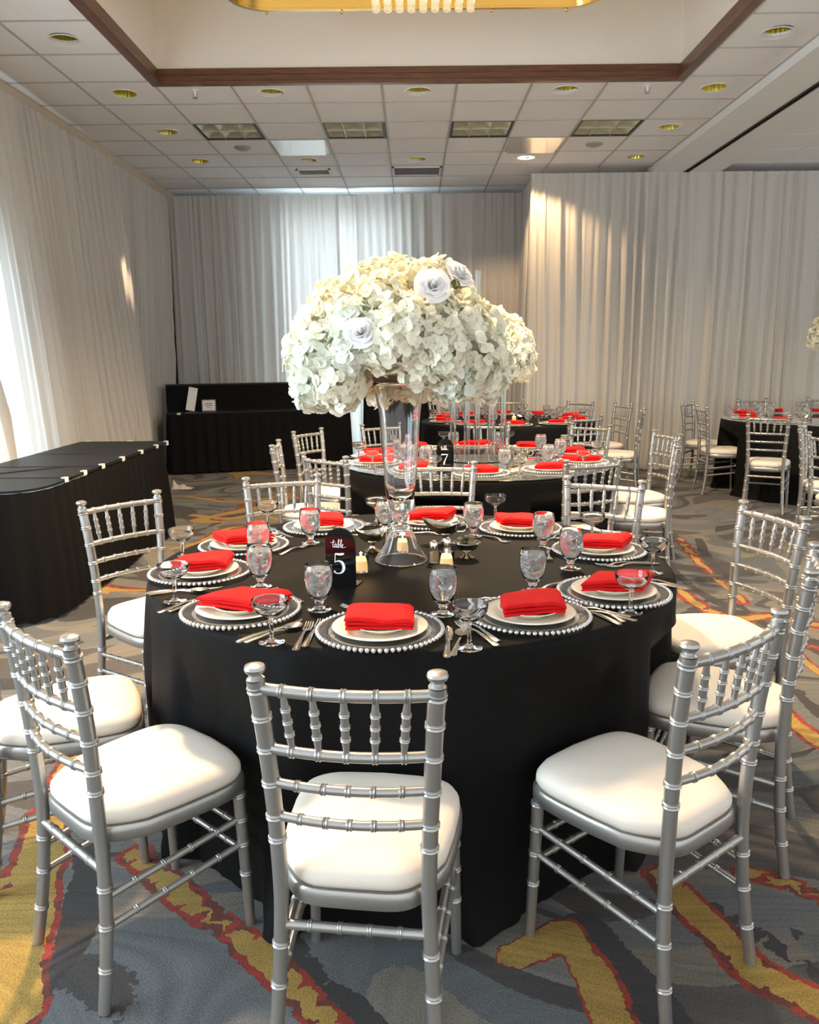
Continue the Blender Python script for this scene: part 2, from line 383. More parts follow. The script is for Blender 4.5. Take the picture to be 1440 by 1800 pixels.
DARKS = [
    ([(-0.34, 1.84), (-0.24, 1.70), (-0.12, 1.57), (-0.07, 1.49)], 0.038),
    ([(0.44, 1.87), (0.48, 1.75), (0.55, 1.55), (0.58, 1.47)], 0.064),
    ([(0.70, 2.03), (0.80, 1.94), (0.89, 1.81), (0.97, 1.68)], 0.033),
    ([(2.24, 6.29), (2.12, 5.80), (2.06, 5.36), (2.07, 5.04)], 0.035),
    ([(1.77, 5.72), (1.75, 4.99), (1.81, 4.50)], 0.033),
    ([(1.88, 4.63), (1.92, 4.13), (2.08, 3.95)], 0.031),
    ([(1.66, 3.36), (1.65, 3.09)], 0.032),
    ([(-0.98, 2.26), (-0.93, 2.05), (-0.87, 1.82), (-0.91, 1.69), (-0.89, 1.57)], 0.050),  # a chair's cast shadow, painted into the carpet as a dark band
    ([(-2.20, 7.83), (-1.66, 7.63), (-1.15, 7.85)], 0.031),
    ([(-1.98, 6.50), (-1.76, 6.94), (-1.65, 7.87), (-1.19, 8.16)], 0.032),
]

def floor_mesh():
    import numpy as np
    xs = np.arange(-4.2, 9.01, 0.05); ys = np.arange(-3.0, 12.21, 0.05)
    X, Y = np.meshgrid(xs, ys); Pn = np.stack([X.ravel(), Y.ravel()], 1)
    def field(L):
        best = np.full(len(Pn), 0.25)
        for pts, hw in L:
            q = [(p.x, p.y) for p in spline([(x, y, 0) for x, y in pts], 5)]
            for (x0, y0), (x1, y1) in zip(q, q[1:]):
                dx, dy = x1 - x0, y1 - y0; l2 = dx*dx + dy*dy + 1e-9
                t = np.clip(((Pn[:, 0] - x0) * dx + (Pn[:, 1] - y0) * dy) / l2, 0, 1)
                best = np.minimum(best, np.hypot(Pn[:, 0] - x0 - t*dx, Pn[:, 1] - y0 - t*dy) - hw)
        return best
    n, m = len(xs), len(ys)
    v = [(float(a), float(b), 0.0) for a, b in Pn]
    f = [(j*n+i, j*n+i+1, (j+1)*n+i+1, (j+1)*n+i) for j in range(m-1) for i in range(n-1)]
    me = bpy.data.meshes.new('floor'); me.from_pydata(v, [], f); me.materials.append(M_['carpet'])
    for nm, L in (('ribbon', RIBBONS), ('dark', DARKS)):
        at = me.attributes.new(nm, 'FLOAT', 'POINT'); at.data.foreach_set('value', field(L).astype('f'))
    me.update(); return me
struct('floor', floor_mesh())
TX0, TX1, TY0, TY1 = -2.02, 2.15, 2.0, 7.06       # tray opening
ce = MB()
for b in ((-4.2, TX0 - 0.05, -2.0, 12.2), (TX1 + 0.05, 9.0, -2.0, 12.2), (TX0 - 0.05, TX1 + 0.05, -2.0, TY0 - 0.05), (TX0 - 0.05, TX1 + 0.05, TY1 + 0.05, 12.2)):
    ce.add(box(b[0], b[1], b[2], b[3], 3.78, 3.85))
ceil = struct('ceiling', ce.mesh('ceiling', 'tile', 0))
tr = MB()
tr.add(box(TX0 - 0.05, TX0, TY0, TY1, CZ, 4.55)); tr.add(box(TX1, TX1 + 0.05, TY0, TY1, CZ, 4.55))
tr.add(box(TX0 - 0.05, TX1 + 0.05, TY1, TY1 + 0.05, CZ, 4.55)); tr.add(box(TX0 - 0.05, TX1 + 0.05, TY0 - 0.05, TY0, CZ, 4.55))
tr.add(box(TX0 - 0.05, TX1 + 0.05, TY0 - 0.05, TY1 + 0.05, 4.55, 4.6))
struct('ceiling_tray', tr.mesh('ceiling_tray', 'cream_wall', 0))
# stained timber moulding round the tray: stepped profile swept on the four sides
def moulding(x0, x1, y0, y1):
    prof = [(0.0, 0.115), (-0.012, 0.115), (-0.016, 0.07), (-0.03, 0.055), (-0.03, 0.02), (-0.045, 0.012), (-0.045, -0.012), (0.012, -0.012), (0.05, 0.0), (0.05, 0.02), (0.0, 0.03)]
    # offset inwards positive x = outward from the opening
    mb = MB(); v, f = [], []
    cs = [(x0, y0, -1, -1), (x1, y0, 1, -1), (x1, y1, 1, 1), (x0, y1, -1, 1)]
    for cx, cy, sx, sy in cs:
        for o, z in prof: v.append((cx + sx * o, cy + sy * o, CZ + z))
    n = len(prof)
    for k in range(4):
        for i in range(n):
            j = (i + 1) % n
            f.append((k * n + i, k * n + j, ((k + 1) % 4) * n + j, ((k + 1) % 4) * n + i))
    mb.add((v, f)); return mb
struct('trim_1', moulding(TX0, TX1, TY0, TY1).mesh('trim_1', 'wood', 30))
# walls behind the drapes
for nm, b, m in (('wall_left', (-3.50, -3.42, -1.0, 12.0), 'tan_wall'), ('wall_back', (-3.78, 9.0, 11.75, 11.85), 'dark_gap'), ('wall_right', (8.6, 8.7, 8.5, 12.0), 'cream_wall')):
    a = MB(); a.add(box(b[0], b[1], b[2], b[3], 0, 3.78)); struct(nm, a.mesh(nm, m, 0))
# cornice strip over the left drape
a = MB(); a.add(box(-3.30, -3.19, -1.0, 11.7, 3.36, 3.572)); a.add(box(-3.7, -3.30, -1.0, 11.7, 3.53, 3.572)); struct('trim_2', a.mesh('trim_2', 'tan_trim', 0))
# windows with daylight behind the drapes, and an added one for fill
def window(nm, x0, x1, y0, y1, z0, z1, ax, pane='window_bright'):
    e = thing(nm, '', ''); del e['label']; del e['category']; e['kind'] = 'structure'
    p = MB(); p.add(box(x0, x1, y0, y1, z0, z1)); obj('pane', p.mesh('pane', pane, 0), e)
    fr = MB(); t = 0.05
    if ax == 'x':
        for (ya, yb, za, zb) in ((y0 - t, y0, z0 - t, z1 + t), (y1, y1 + t, z0 - t, z1 + t), (y0, y1, z0 - t, z0), (y0, y1, z1, z1 + t), ((y0 + y1) / 2 - .02, (y0 + y1) / 2 + .02, z0, z1)):
            fr.add(box(x0 - 0.01, x1 + 0.03, ya, yb, za, zb))
    else:
        for (xa, xb, za, zb) in ((x0 - t, x0, z0 - t, z1 + t), (x1, x1 + t, z0 - t, z1 + t), (x0, x1, z0 - t, z0), (x0, x1, z1, z1 + t)):
            fr.add(box(xa, xb, y0 - 0.03, y1 + 0.01, za, zb))
    obj('window_frame', fr.mesh('window_frame', 'white_paint', 0), e)
window('window_1', -3.415, -3.39, 3.2, 6.3, 0.1, 2.3, 'x')
window('window_2', -1.75, -0.1, 11.66, 11.69, 0.1, 3.25, 'y', 'window_glow')
window('fill_window', -3.415, -3.39, -0.1, 2.4, 0.6, 2.85, 'x')  # unseen window added as cool fill for the ceiling and front chairs

# ceiling tiles, grid and fixtures -----------------------------------------
PX, PY0, PC = -2.652, 6.97, 0.605
def tile_mesh(nm, w, d, hole=None):
    mb = MB(); e = 0.006; h = 0.018
    if not hole:
        v = [(-w/2+e, -d/2+e, 0), (w/2-e, -d/2+e, 0), (w/2-e, d/2-e, 0), (-w/2+e, d/2-e, 0), (-w/2, -d/2, 0.005), (w/2, -d/2, 0.005), (w/2, d/2, 0.005), (-w/2, d/2, 0.005),
             (-w/2, -d/2, h), (w/2, -d/2, h), (w/2, d/2, h), (-w/2, d/2, h)]
        f = [(3, 2, 1, 0), (0, 1, 5, 4), (1, 2, 6, 5), (2, 3, 7, 6), (3, 0, 4, 7), (4, 5, 9, 8), (5, 6, 10, 9), (6, 7, 11, 10), (7, 4, 8, 11), (8, 9, 10, 11)]
        mb.add((v, f))
    else:
        n = 24; v, f = [], []
        for i in range(n):
            a = 2*pi*i/n; v.append((hole*cos(a), hole*sin(a), 0))
        for i in range(n):
            a = 2*pi*i/n; k = 1/max(abs(cos(a)), abs(sin(a))); v.append((cos(a)*k*(w/2-e), sin(a)*k*(d/2-e), 0))
        for i in range(n):
            a = 2*pi*i/n; k = 1/max(abs(cos(a)), abs(sin(a))); v.append((cos(a)*k*w/2, sin(a)*k*d/2, 0.005))
        for i in range(n):
            a = 2*pi*i/n; v.append((hole*cos(a), hole*sin(a), h))
        for i in range(n):
            j = (i+1) % n
            f += [(i, i+n, j+n, j), (i+n, i+2*n, j+2*n, j+n), (j+3*n, i+3*n, i, j)]
        mb.add((v, f))
    return mb.mesh(nm, 'tile', 0)
G = PC - 0.008
T_cut = tile_mesh('tile_cut', G, PY0 + PC - 0.006 - 7.115)
T_full, T_hole = tile_mesh('tile', G, G), tile_mesh('tile_holed', G, G, 0.098)
def tile_dhole():
    me = T_hole.copy()
    for v in me.vertices:
        if v.co.y < 7.115 - (PY0 + PC / 2): v.co.y = 7.115 - (PY0 + PC / 2)
    return me
T_dhole = tile_dhole()
downs = [(-2.355, 6.1), (-2.355, 7.27), (-2.355, 8.46), (-2.355, 9.68), (-1.148, 7.29), (-1.148, 9.70), (0.066, 7.29), (0.066, 9.70), (1.28, 7.29), (1.278, 9.68), (2.495, 6.1), (2.495, 7.27), (2.495, 8.46), (2.495, 9.68)]
troff = [(-1.752, 8.48), (-0.543, 8.48), (0.68, 8.48), (1.886, 8.48)]
panels = [(-1.148, 9.087), (1.28, 9.087)]
vents = [(-1.148, 10.297), (0.068, 10.297)]
def near(l, x, y): return any(abs(x - a) < 0.25 and abs(y - b) < 0.25 for a, b in l)
RW = 10.2
for i in range(-1, 9):
    x = PX + PC * (i + 0.5)
    for j in range(-5, 8):
        y = PY0 + PC * (j + 0.5)
        if TX0 - 0.1 < x < TX1 + 0.05 and y < 7.15: 
            continue
        if i == 8: pass
        if x > 1.5 and y > 10.4: continue
        if near(troff + panels + vents, x, y): continue
        if j == 0 and TX0 - 0.1 < x < TX1 + 0.05:
            obj('tile', T_dhole if near(downs, x, y) else T_cut, ceil, (x, (7.115 + PY0 + PC - 0.006) / 2 if not near(downs, x, y) else y, CZ)); continue
        obj('tile', T_hole if near(downs, x, y) else T_full, ceil, (x, y, CZ))
# narrow cut strip of tiles between the tray and the first row line
gb = MB(); gb.add(box(-0.007, 0.007, -0.5, 0.5, -0.006, 0.003)); bar_m = gb.mesh('grid_bar', 'tbar', 0)
for i in range(-1, 10):
    x = PX + PC * i
    y0 = 4.0 if (x < TX0 - 0.04 or x > TX1 + 0.02) else 7.12
    y1 = 11.7 if x < 1.5 else 10.2
    o = obj('grid_bar', bar_m, ceil, (x, (y0 + y1) / 2, CZ)); o.scale = (1, y1 - y0, 1)
for j in range(-5, 8):
    y = PY0 + PC * j
    if y > 7.1: segs = [(-3.2, 2.8 if y < 10.1 else 1.5)]
    else: segs = [(-3.2, TX0 - 0.05), (TX1 + 0.05, 2.8)]
    for a, b in segs:
        o = obj('grid_bar', bar_m, ceil, ((a + b) / 2, y, CZ + 0.001), (0, 0, pi / 2)); o.scale = (0.7, b - a, 1)
# right-hand beam with partition track
bm = MB()
bm.add(box(2.80, 3.17, 3.0, 10.3, 3.50, 3.78)); bm.add(box(3.235, 3.60, 3.0, 10.3, 3.50, 3.78)); bm.add(box(3.17, 3.235, 3.0, 10.3, 3.56, 3.78))
struct('ceiling_beam', bm.mesh('ceiling_beam', 'white_paint', 0))
tk = MB(); tk.add(box(3.172, 3.186, 3.0, 10.28, 3.495, 3.555)); tk.add(box(3.219, 3.233, 3.0, 10.28, 3.495, 3.555)); tk.add(box(3.186, 3.219, 3.0, 10.28, 3.545, 3.556))
struct('trim_3', tk.mesh('trim_3', 'black_frame', 0))
for k in range(7):
    for j in range(-4, 6):
        obj('tile', T_full, ceil, (3.91 + PC * k, PY0 + PC * (j + 0.5), CZ))
# recessed downlights
rim = MB(); rim.add(lathe([(0.097, 0.012), (0.097, -0.001), (0.112, -0.006), (0.118, -0.003), (0.118, 0.0), (0.100, 0.012)], 32))
ref = MB(); ref.add(lathe([(0.095, -0.001), (0.090, 0.03), (0.082, 0.075), (0.070, 0.12), (0.06, 0.15)], 48, (1, 0.012)))
cap_ = MB(); cap_.add(lathe([(0.0, 0.135), (0.03, 0.138), (0.06, 0.15), (0.062, 0.16), (0, 0.165)], 24))
lit = MB(); lit.add(lathe([(0.0, -0.006), (0.06, -0.005), (0.088, 0.0), (0.090, 0.006), (0.07, 0.012), (0, 0.014)], 28))
rim_m, ref_m, cap_m, lit_m = rim.mesh('trim_ring', 'white_paint'), ref.mesh('reflector', 'gold', 0), cap_.mesh('lamp', 'lamp_off'), lit.mesh('lamp_lit', 'lamp_on')
dl = Proto('recessed_downlight', 'ceiling light', [('trim_ring', rim_m), ('reflector', ref_m), ('lamp', cap_m)])
dnames = ['front', 'second', 'third', 'rear']
for k, (x, y) in enumerate(downs):
    if k < 4: lab = 'unlit gold recessed downlight in the row by the left drape, %s from the viewer' % ['first', 'second', 'third', 'last'][k]
    elif k >= 10: lab = 'unlit gold recessed downlight in the row beside the ceiling beam, %s from the viewer' % ['first', 'second', 'third', 'last'][k - 10]
    elif k == 9: lab = 'the only lit recessed downlight, near the corner of the right drape'
    else: lab = 'unlit gold recessed downlight %s the wood-trimmed tray, %s' % ('just behind' if y < 8 else 'two rows beyond', {-1.148: 'left of centre', 0.066: 'in the middle', 1.28: 'right of centre'}[x])
    dl.place(lab, (x, y, CZ), 0, 'recessed downlights', {'lamp': lit_m} if k == 9 else None)
# troffers: black edge, six-cell lens
def troffer_parts():
    fr = MB(); s = G / 2
    for b in ((-s, s, -s, -s + .028), (-s, s, s - .028, s), (-s, -s + .028, -s + .028, s - .028), (s - .028, s, -s + .028, s - .028)): fr.add(box(*b, -0.004, 0.03))
    le = MB(); v, f = [], []
    n = 25
    for i in range(n):
        for j in range(n):
            x = -s + .028 + (2*s - .056) * i / (n - 1); y = -s + .028 + (2*s - .056) * j / (n - 1)
            u, w_ = (i / (n - 1)) * 3 % 1, (j / (n - 1)) * 2 % 1
            z = 0.008 + 0.05 * (sin(pi * u) * sin(pi * w_)) ** 0.6
            v.append((x, y, z))
    for i in range(n - 1):
        for j in range(n - 1): f.append((i*n+j, i*n+j+1, (i+1)*n+j+1, (i+1)*n+j))
    le.add((v, f))
    dv = MB()
    for k in (1, 2): dv.add(box(-s + 2*s*k/3 - .004, -s + 2*s*k/3 + .004, -s + .028, s - .028, -0.002, 0.03))
    dv.add(box(-s + .028, s - .028, -.004, .004, -0.002, 0.03))
    return [('frame', fr.mesh('frame', 'black_frame', 0)), ('reflector_cells', le.mesh('reflector_cells', 'lens')), ('louver', dv.mesh('louver', 'lens', 0))]
tf = Proto('ceiling_troffer', 'ceiling light', troffer_parts())
for k, (x, y) in enumerate(troff):
    tf.place('unlit square ceiling troffer with six cells, %s of the row of four' % ['first from the left', 'second from the left', 'third from the left', 'last by the beam'][k], (x, y, CZ), 0, 'ceiling troffers')
# satin access panels
pa = MB(); s = G/2; pa.add(box(-s, s, -s, s, 0.0, 0.015)); pn = MB()
pn.add(([(-s*.92, -s*.9, -0.002), (s*.92, -s*.9, -0.002), (s*.8, s*.8, -0.035), (-s*.8, s*.8, -0.035), (-s*.92, s*.92, -0.002), (s*.92, s*.92, -0.002)], [(3, 2, 1, 0), (4, 5, 2, 3), (0, 4, 3), (1, 2, 5)]))
pp = Proto('air_diffuser', 'vent', [('frame', pa.mesh('frame', 'white_paint', 0)), ('deflector', pn.mesh('deflector', 'mirror_panel', 0))])
pp.place('square air diffuser with tilted plate, behind the two left troffers', (panels[0][0], panels[0][1], CZ))
pp.place('square air diffuser with tilted plate, just before the lit downlight', (panels[1][0], panels[1][1], CZ))
# grilles
def grille(w, d, mname, n):
    fr = MB()
    for b in ((-w/2, w/2, -d/2, -d/2 + .025), (-w/2, w/2, d/2 - .025, d/2), (-w/2, -w/2 + .025, -d/2, d/2), (w/2 - .025, w/2, -d/2, d/2)): fr.add(box(*b, -0.01, 0.003))
    sl = []
    for k in range(n):
        y = -d/2 + .03 + (d - .06) * k / (n - 1)
        q = MB(); q.add(([(-w/2+.025, y-.008, -.006), (w/2-.025, y-.008, -.006), (w/2-.025, y+.012, .008), (-w/2+.025, y+.012, .008), (-w/2+.025, y-.008, -.003), (w/2-.025, y-.008, -.003), (w/2-.025, y+.012, .011), (-w/2+.025, y+.012, .011)], [(3, 2, 1, 0), (4, 5, 6, 7), (0, 1, 5, 4), (2, 3, 7, 6)]))
        sl.append(('slat', q.mesh('slat', mname, 0)))
    bk = MB(); bk.add(box(-w/2, w/2, -d/2, d/2, .012, .015))
    return [('frame', fr.mesh('frame', 'white_paint', 0)), ('backing', bk.mesh('backing', 'black_frame', 0))] + sl
for (x, y), (w_, d_, m_, lab) in zip(vents, ((0.40, 0.30, 'vent_grey', 'small white-framed ceiling vent with greenish slats near the back drape'), (0.58, 0.44, 'vent_dark', 'dark grey ceiling return grille near the back drape'))):
    obj('tile', T_full, ceil, (x, y, CZ + 0.004))
    Proto('ceiling_vent', 'vent', grille(w_, d_, m_, 9)).place(lab, (x, y, CZ))
sp_ = MB(); sp_.add(lathe([(0, -0.03), (0.05, -0.028), (0.085, -0.012), (0.09, 0.0), (0, 0.0)], 28))
spm = sp_.mesh('ceiling_speaker', 'vent_grey')
for (x, y, lab) in ((-1.752, 9.09, 'round grey ceiling speaker behind the leftmost troffer'), (1.906, 9.09, 'round grey ceiling speaker behind the troffer nearest the beam')):
    tag(obj('ceiling_speaker', spm, None, (x, y, CZ)), lab, 'speaker', 'round ceiling speakers')
skb = MB(); skb.add(lathe([(0.03, 0), (0.03, -0.006), (0.012, -0.008), (0.010, -0.03), (0.008, -0.045), (0, -0.045)], 14))
skd = MB(); skd.add(lathe([(0, -0.062), (0.022, -0.062), (0.022, -0.058), (0, -0.056)], 14)); skd.add(box(-.018, -.014, -.003, .003, -.06, -.02)); skd.add(box(.014, .018, -.003, .003, -.06, -.02))
sk = Proto('fire_sprinkler', 'sprinkler', [('body', skb.mesh('body', 'white_paint')), ('deflector', skd.mesh('deflector', 'steel'))])
for x, y, lab in ((-1.755, 10.3, 'fire sprinkler near the back drape, between speaker and small vent'), (-1.756, 7.2, 'fire sprinkler just behind the left corner of the tray'), (1.923, 7.19, 'fire sprinkler just behind the right corner of the tray'), (1.26, 9.42, 'fire sprinkler in front of the lit downlight')):
    sk.place(lab, (x, y, CZ), 0, 'fire sprinklers')

# chandelier in the tray
ch = thing('chandelier', 'brass chandelier with crystal drops, cut by the top edge of the picture', 'chandelier', (0.045, 4.75, 3.72))
def rrect(w, d, r, n=6):
    p = []
    for cx, cy, a0 in ((w/2-r, d/2-r, 0), (-w/2+r, d/2-r, pi/2), (-w/2+r, -d/2+r, pi), (w/2-r, -d/2+r, 1.5*pi)):
        for i in range(n + 1):
            a = a0 + pi/2*i/n; p.append((cx + r*cos(a), cy + r*sin(a)))
    return p
def ring_wall(o, i, z0, z1):
    n = len(o); v = [(x, y, z0) for x, y in o] + [(x, y, z1) for x, y in o] + [(x, y, z0) for x, y in i] + [(x, y, z1) for x, y in i]; f = []
    for k in range(n):
        j = (k+1) % n
        f += [(k, j, n+j, n+k), (2*n+j, 2*n+k, 3*n+k, 3*n+j), (j, k, 2*n+k, 2*n+j), (n+k, n+j, 3*n+j, 3*n+k)]
    return v, f
fr = MB(); fr.add(ring_wall(rrect(2.41, 2.5, .22), rrect(2.37, 2.46, .2), 0, 0.16)); fr.add(ring_wall(rrect(2.45, 2.54, .24), rrect(2.39, 2.48, .21), -0.012, 0.012))
obj('frame', fr.mesh('frame', 'brass', 30), ch)
pl = MB(); o_ = rrect(2.37, 2.46, .2); pl.add(([(x, y, 0.15) for x, y in o_] + [(x, y, 0.17) for x, y in o_], [tuple(range(len(o_)))[::-1], tuple(range(len(o_), 2*len(o_)))]))
obj('canopy_plate', pl.mesh('canopy_plate', 'brass', 0), ch)
cr = MB(); cr.add(lathe([(0, -0.035), (0.020, -0.035), (0.026, -0.03), (0.026, 0.02), (0.02, 0.03), (0, 0.03)], 12))
crm = cr.mesh('crystal', 'crystal', 30)
for r_ in range(4):
    for k in range(9):
        obj('crystal', crm, ch, (-0.27 + 0.0785 * k, 1.22 - 0.08 * r_, -0.005 + 0.02 * r_))
for x in (-1.0, -0.5, 0.5, 1.0):
    kn = MB(); kn.add(lathe([(0, -0.03), (0.008, -0.026), (0.01, -0.015), (0.006, -0.005), (0.012, 0.0), (0, 0.004)], 10))
    obj('finial', kn.mesh('finial', 'brass'), ch, (x, 1.25, -0.008))
rd = MB(); rd.add(tube([(0, 0, 0.17), (0, 0, 0.83)], 0.02, 10)); obj('rod', rd.mesh('rod', 'brass'), ch)

# ------------------------------------------------------------------ drapes
def drape(name, label, p0, p1, z1, u0, lean=None, seed=0, wide=1.0):
    p0, p1 = Vector((*p0, 0)), Vector((*p1, 0)); d = p1 - p0; L = d.length; d.normalize(); nrm = Vector((-d.y, d.x, 0))
    nu = int(L / 0.017) + 1
    zs = [0.004, 0.05, 0.15, 0.3, 0.5, 0.75, 1.05, 1.4, 1.8, 2.2, 2.6, 2.95, 3.2, z1 - 0.16, z1 - 0.10, z1 - 0.085, z1 - 0.04, z1]
    v, f = [], []
    for zi, z in enumerate(zs):
        q = 1 - z / z1
        for i in range(nu + 1):
            t = L * i / nu; u = u0 + t
            u += 0.16 * noise.noise((u * 2.1, 7.7, seed)) + 0.05 * noise.noise((u * 5.3, 2.2, seed))
            ph = 2.2 * noise.noise((u * 0.9, 3.3 + seed, q * 0.5))
            s1, s2 = sin(u * 21 + ph * 2.4), sin(u * 43 + 1.7 * ph + seed)
            big = (1 - 2 * abs(s1) ** 0.7) * 0.8 + 0.55 * s2
            fine = sin(u * 74 + 4 * noise.noise((u * 1.7, 9.1, seed))) + 0.6 * sin(u * 118 + seed)
            wob = noise.noise((u * 1.3, q * 0.8, seed + 20.0))
            e = (0.014 + 0.060 * q ** 0.6) * big * (0.45 + 1.1 * abs(noise.noise((u * 0.8, 5.5, seed)))) + 0.011 * fine * (1 - 0.7 * q) + 0.06 * q * wob
            e *= wide
            if z > z1 - 0.03: e *= 0.5
            p = p0 + d * t + nrm * e
            if z < 0.06: p += nrm * (-0.05 * abs(noise.noise((u * 3, 1, 1))))
            if lean: p += Vector(lean(p, q, z))
            p.z = z; v.append(tuple(p))
    n = nu + 1
    for r_ in range(len(zs) - 1):
        for i in range(nu): f.append((r_*n+i, r_*n+i+1, (r_+1)*n+i+1, (r_+1)*n+i))
    mb = MB(); mb.add((v, f))
    o = obj('drape_panel', mb.mesh('drape_panel', 'drape', 180))
    return tag(o, label, 'drape', 'white pipe and drape panels')
def ss(a, b, x):
    t = min(max((x - a) / (b - a), 0), 1); return t * t * (3 - 2 * t)
def left_lean(p, q, z): return (0.24 * q, 0, 0)
def far_lean(p, q, z): return (-0.10 * q * ss(8.8, 9.6, p.y), 0, 0)
LZ = 3.50
lefts = [(2.6, 4.4), (4.4, 5.75), (5.75, 7.36), (7.36, 9.0), (9.0, 11.2)]
lnames = ['out of the light, nearest the viewer on the left', 'second along the left wall from the viewer', 'glowing with daylight at the left edge of the picture', 'behind the black buffet table on the left wall', 'in the back left corner beside the black bar']
for (a, b), nm in zip(lefts, lnames):
    drape('d', 'white sheer drape panel %s' % nm, (-3.1 if a < 8.9 else -3.16, b + 0.04), (-3.12 if a < 8.9 else -3.14, a - 0.04), 3.45, 20 - b, left_lean if a < 8.9 else far_lean, 1.0, 1.45 if a < 8.9 else 1.0)
for (a, b), nm in zip([(-3.2, -1.62), (-1.62, -0.95), (-0.72, 0.45), (0.45, 1.44)], ['above the black bar at the left end of the back wall', 'of the back wall, left of the bright gap', 'of the back wall behind the flowers, right of the bright gap', 'at the right end of the recessed back wall']):
    drape('d', 'white sheer drape panel %s' % nm, (b, 11.3), (a, 11.3), LZ, 40 - b, None, 4 + a)
drape('d', 'thin white sheer drape panel over the bright window gap', (-0.70, 11.36), (-0.97, 11.36), LZ, 3, None, 7)
drape('d', 'white sheer drape panel turning the corner between back wall and right drape', (1.45, 10.16), (1.45, 11.3), LZ, 60, lambda p, q, z: (-0.05 * q, 0, 0), 2)
for (a, b), nm in zip([(1.43, 2.75), (2.75, 3.95), (3.95, 4.95), (4.95, 6.4)], ['lit by the warm downlight at the corner', 'behind the chairs, second right of the corner', 'behind the right mirrored table', 'at the far right edge of the picture']):
    drape('d', 'white sheer drape panel %s' % nm, (b + 0.03, 10.12), (a - 0.03, 10.14), LZ, 80 - b, None, 9.0)

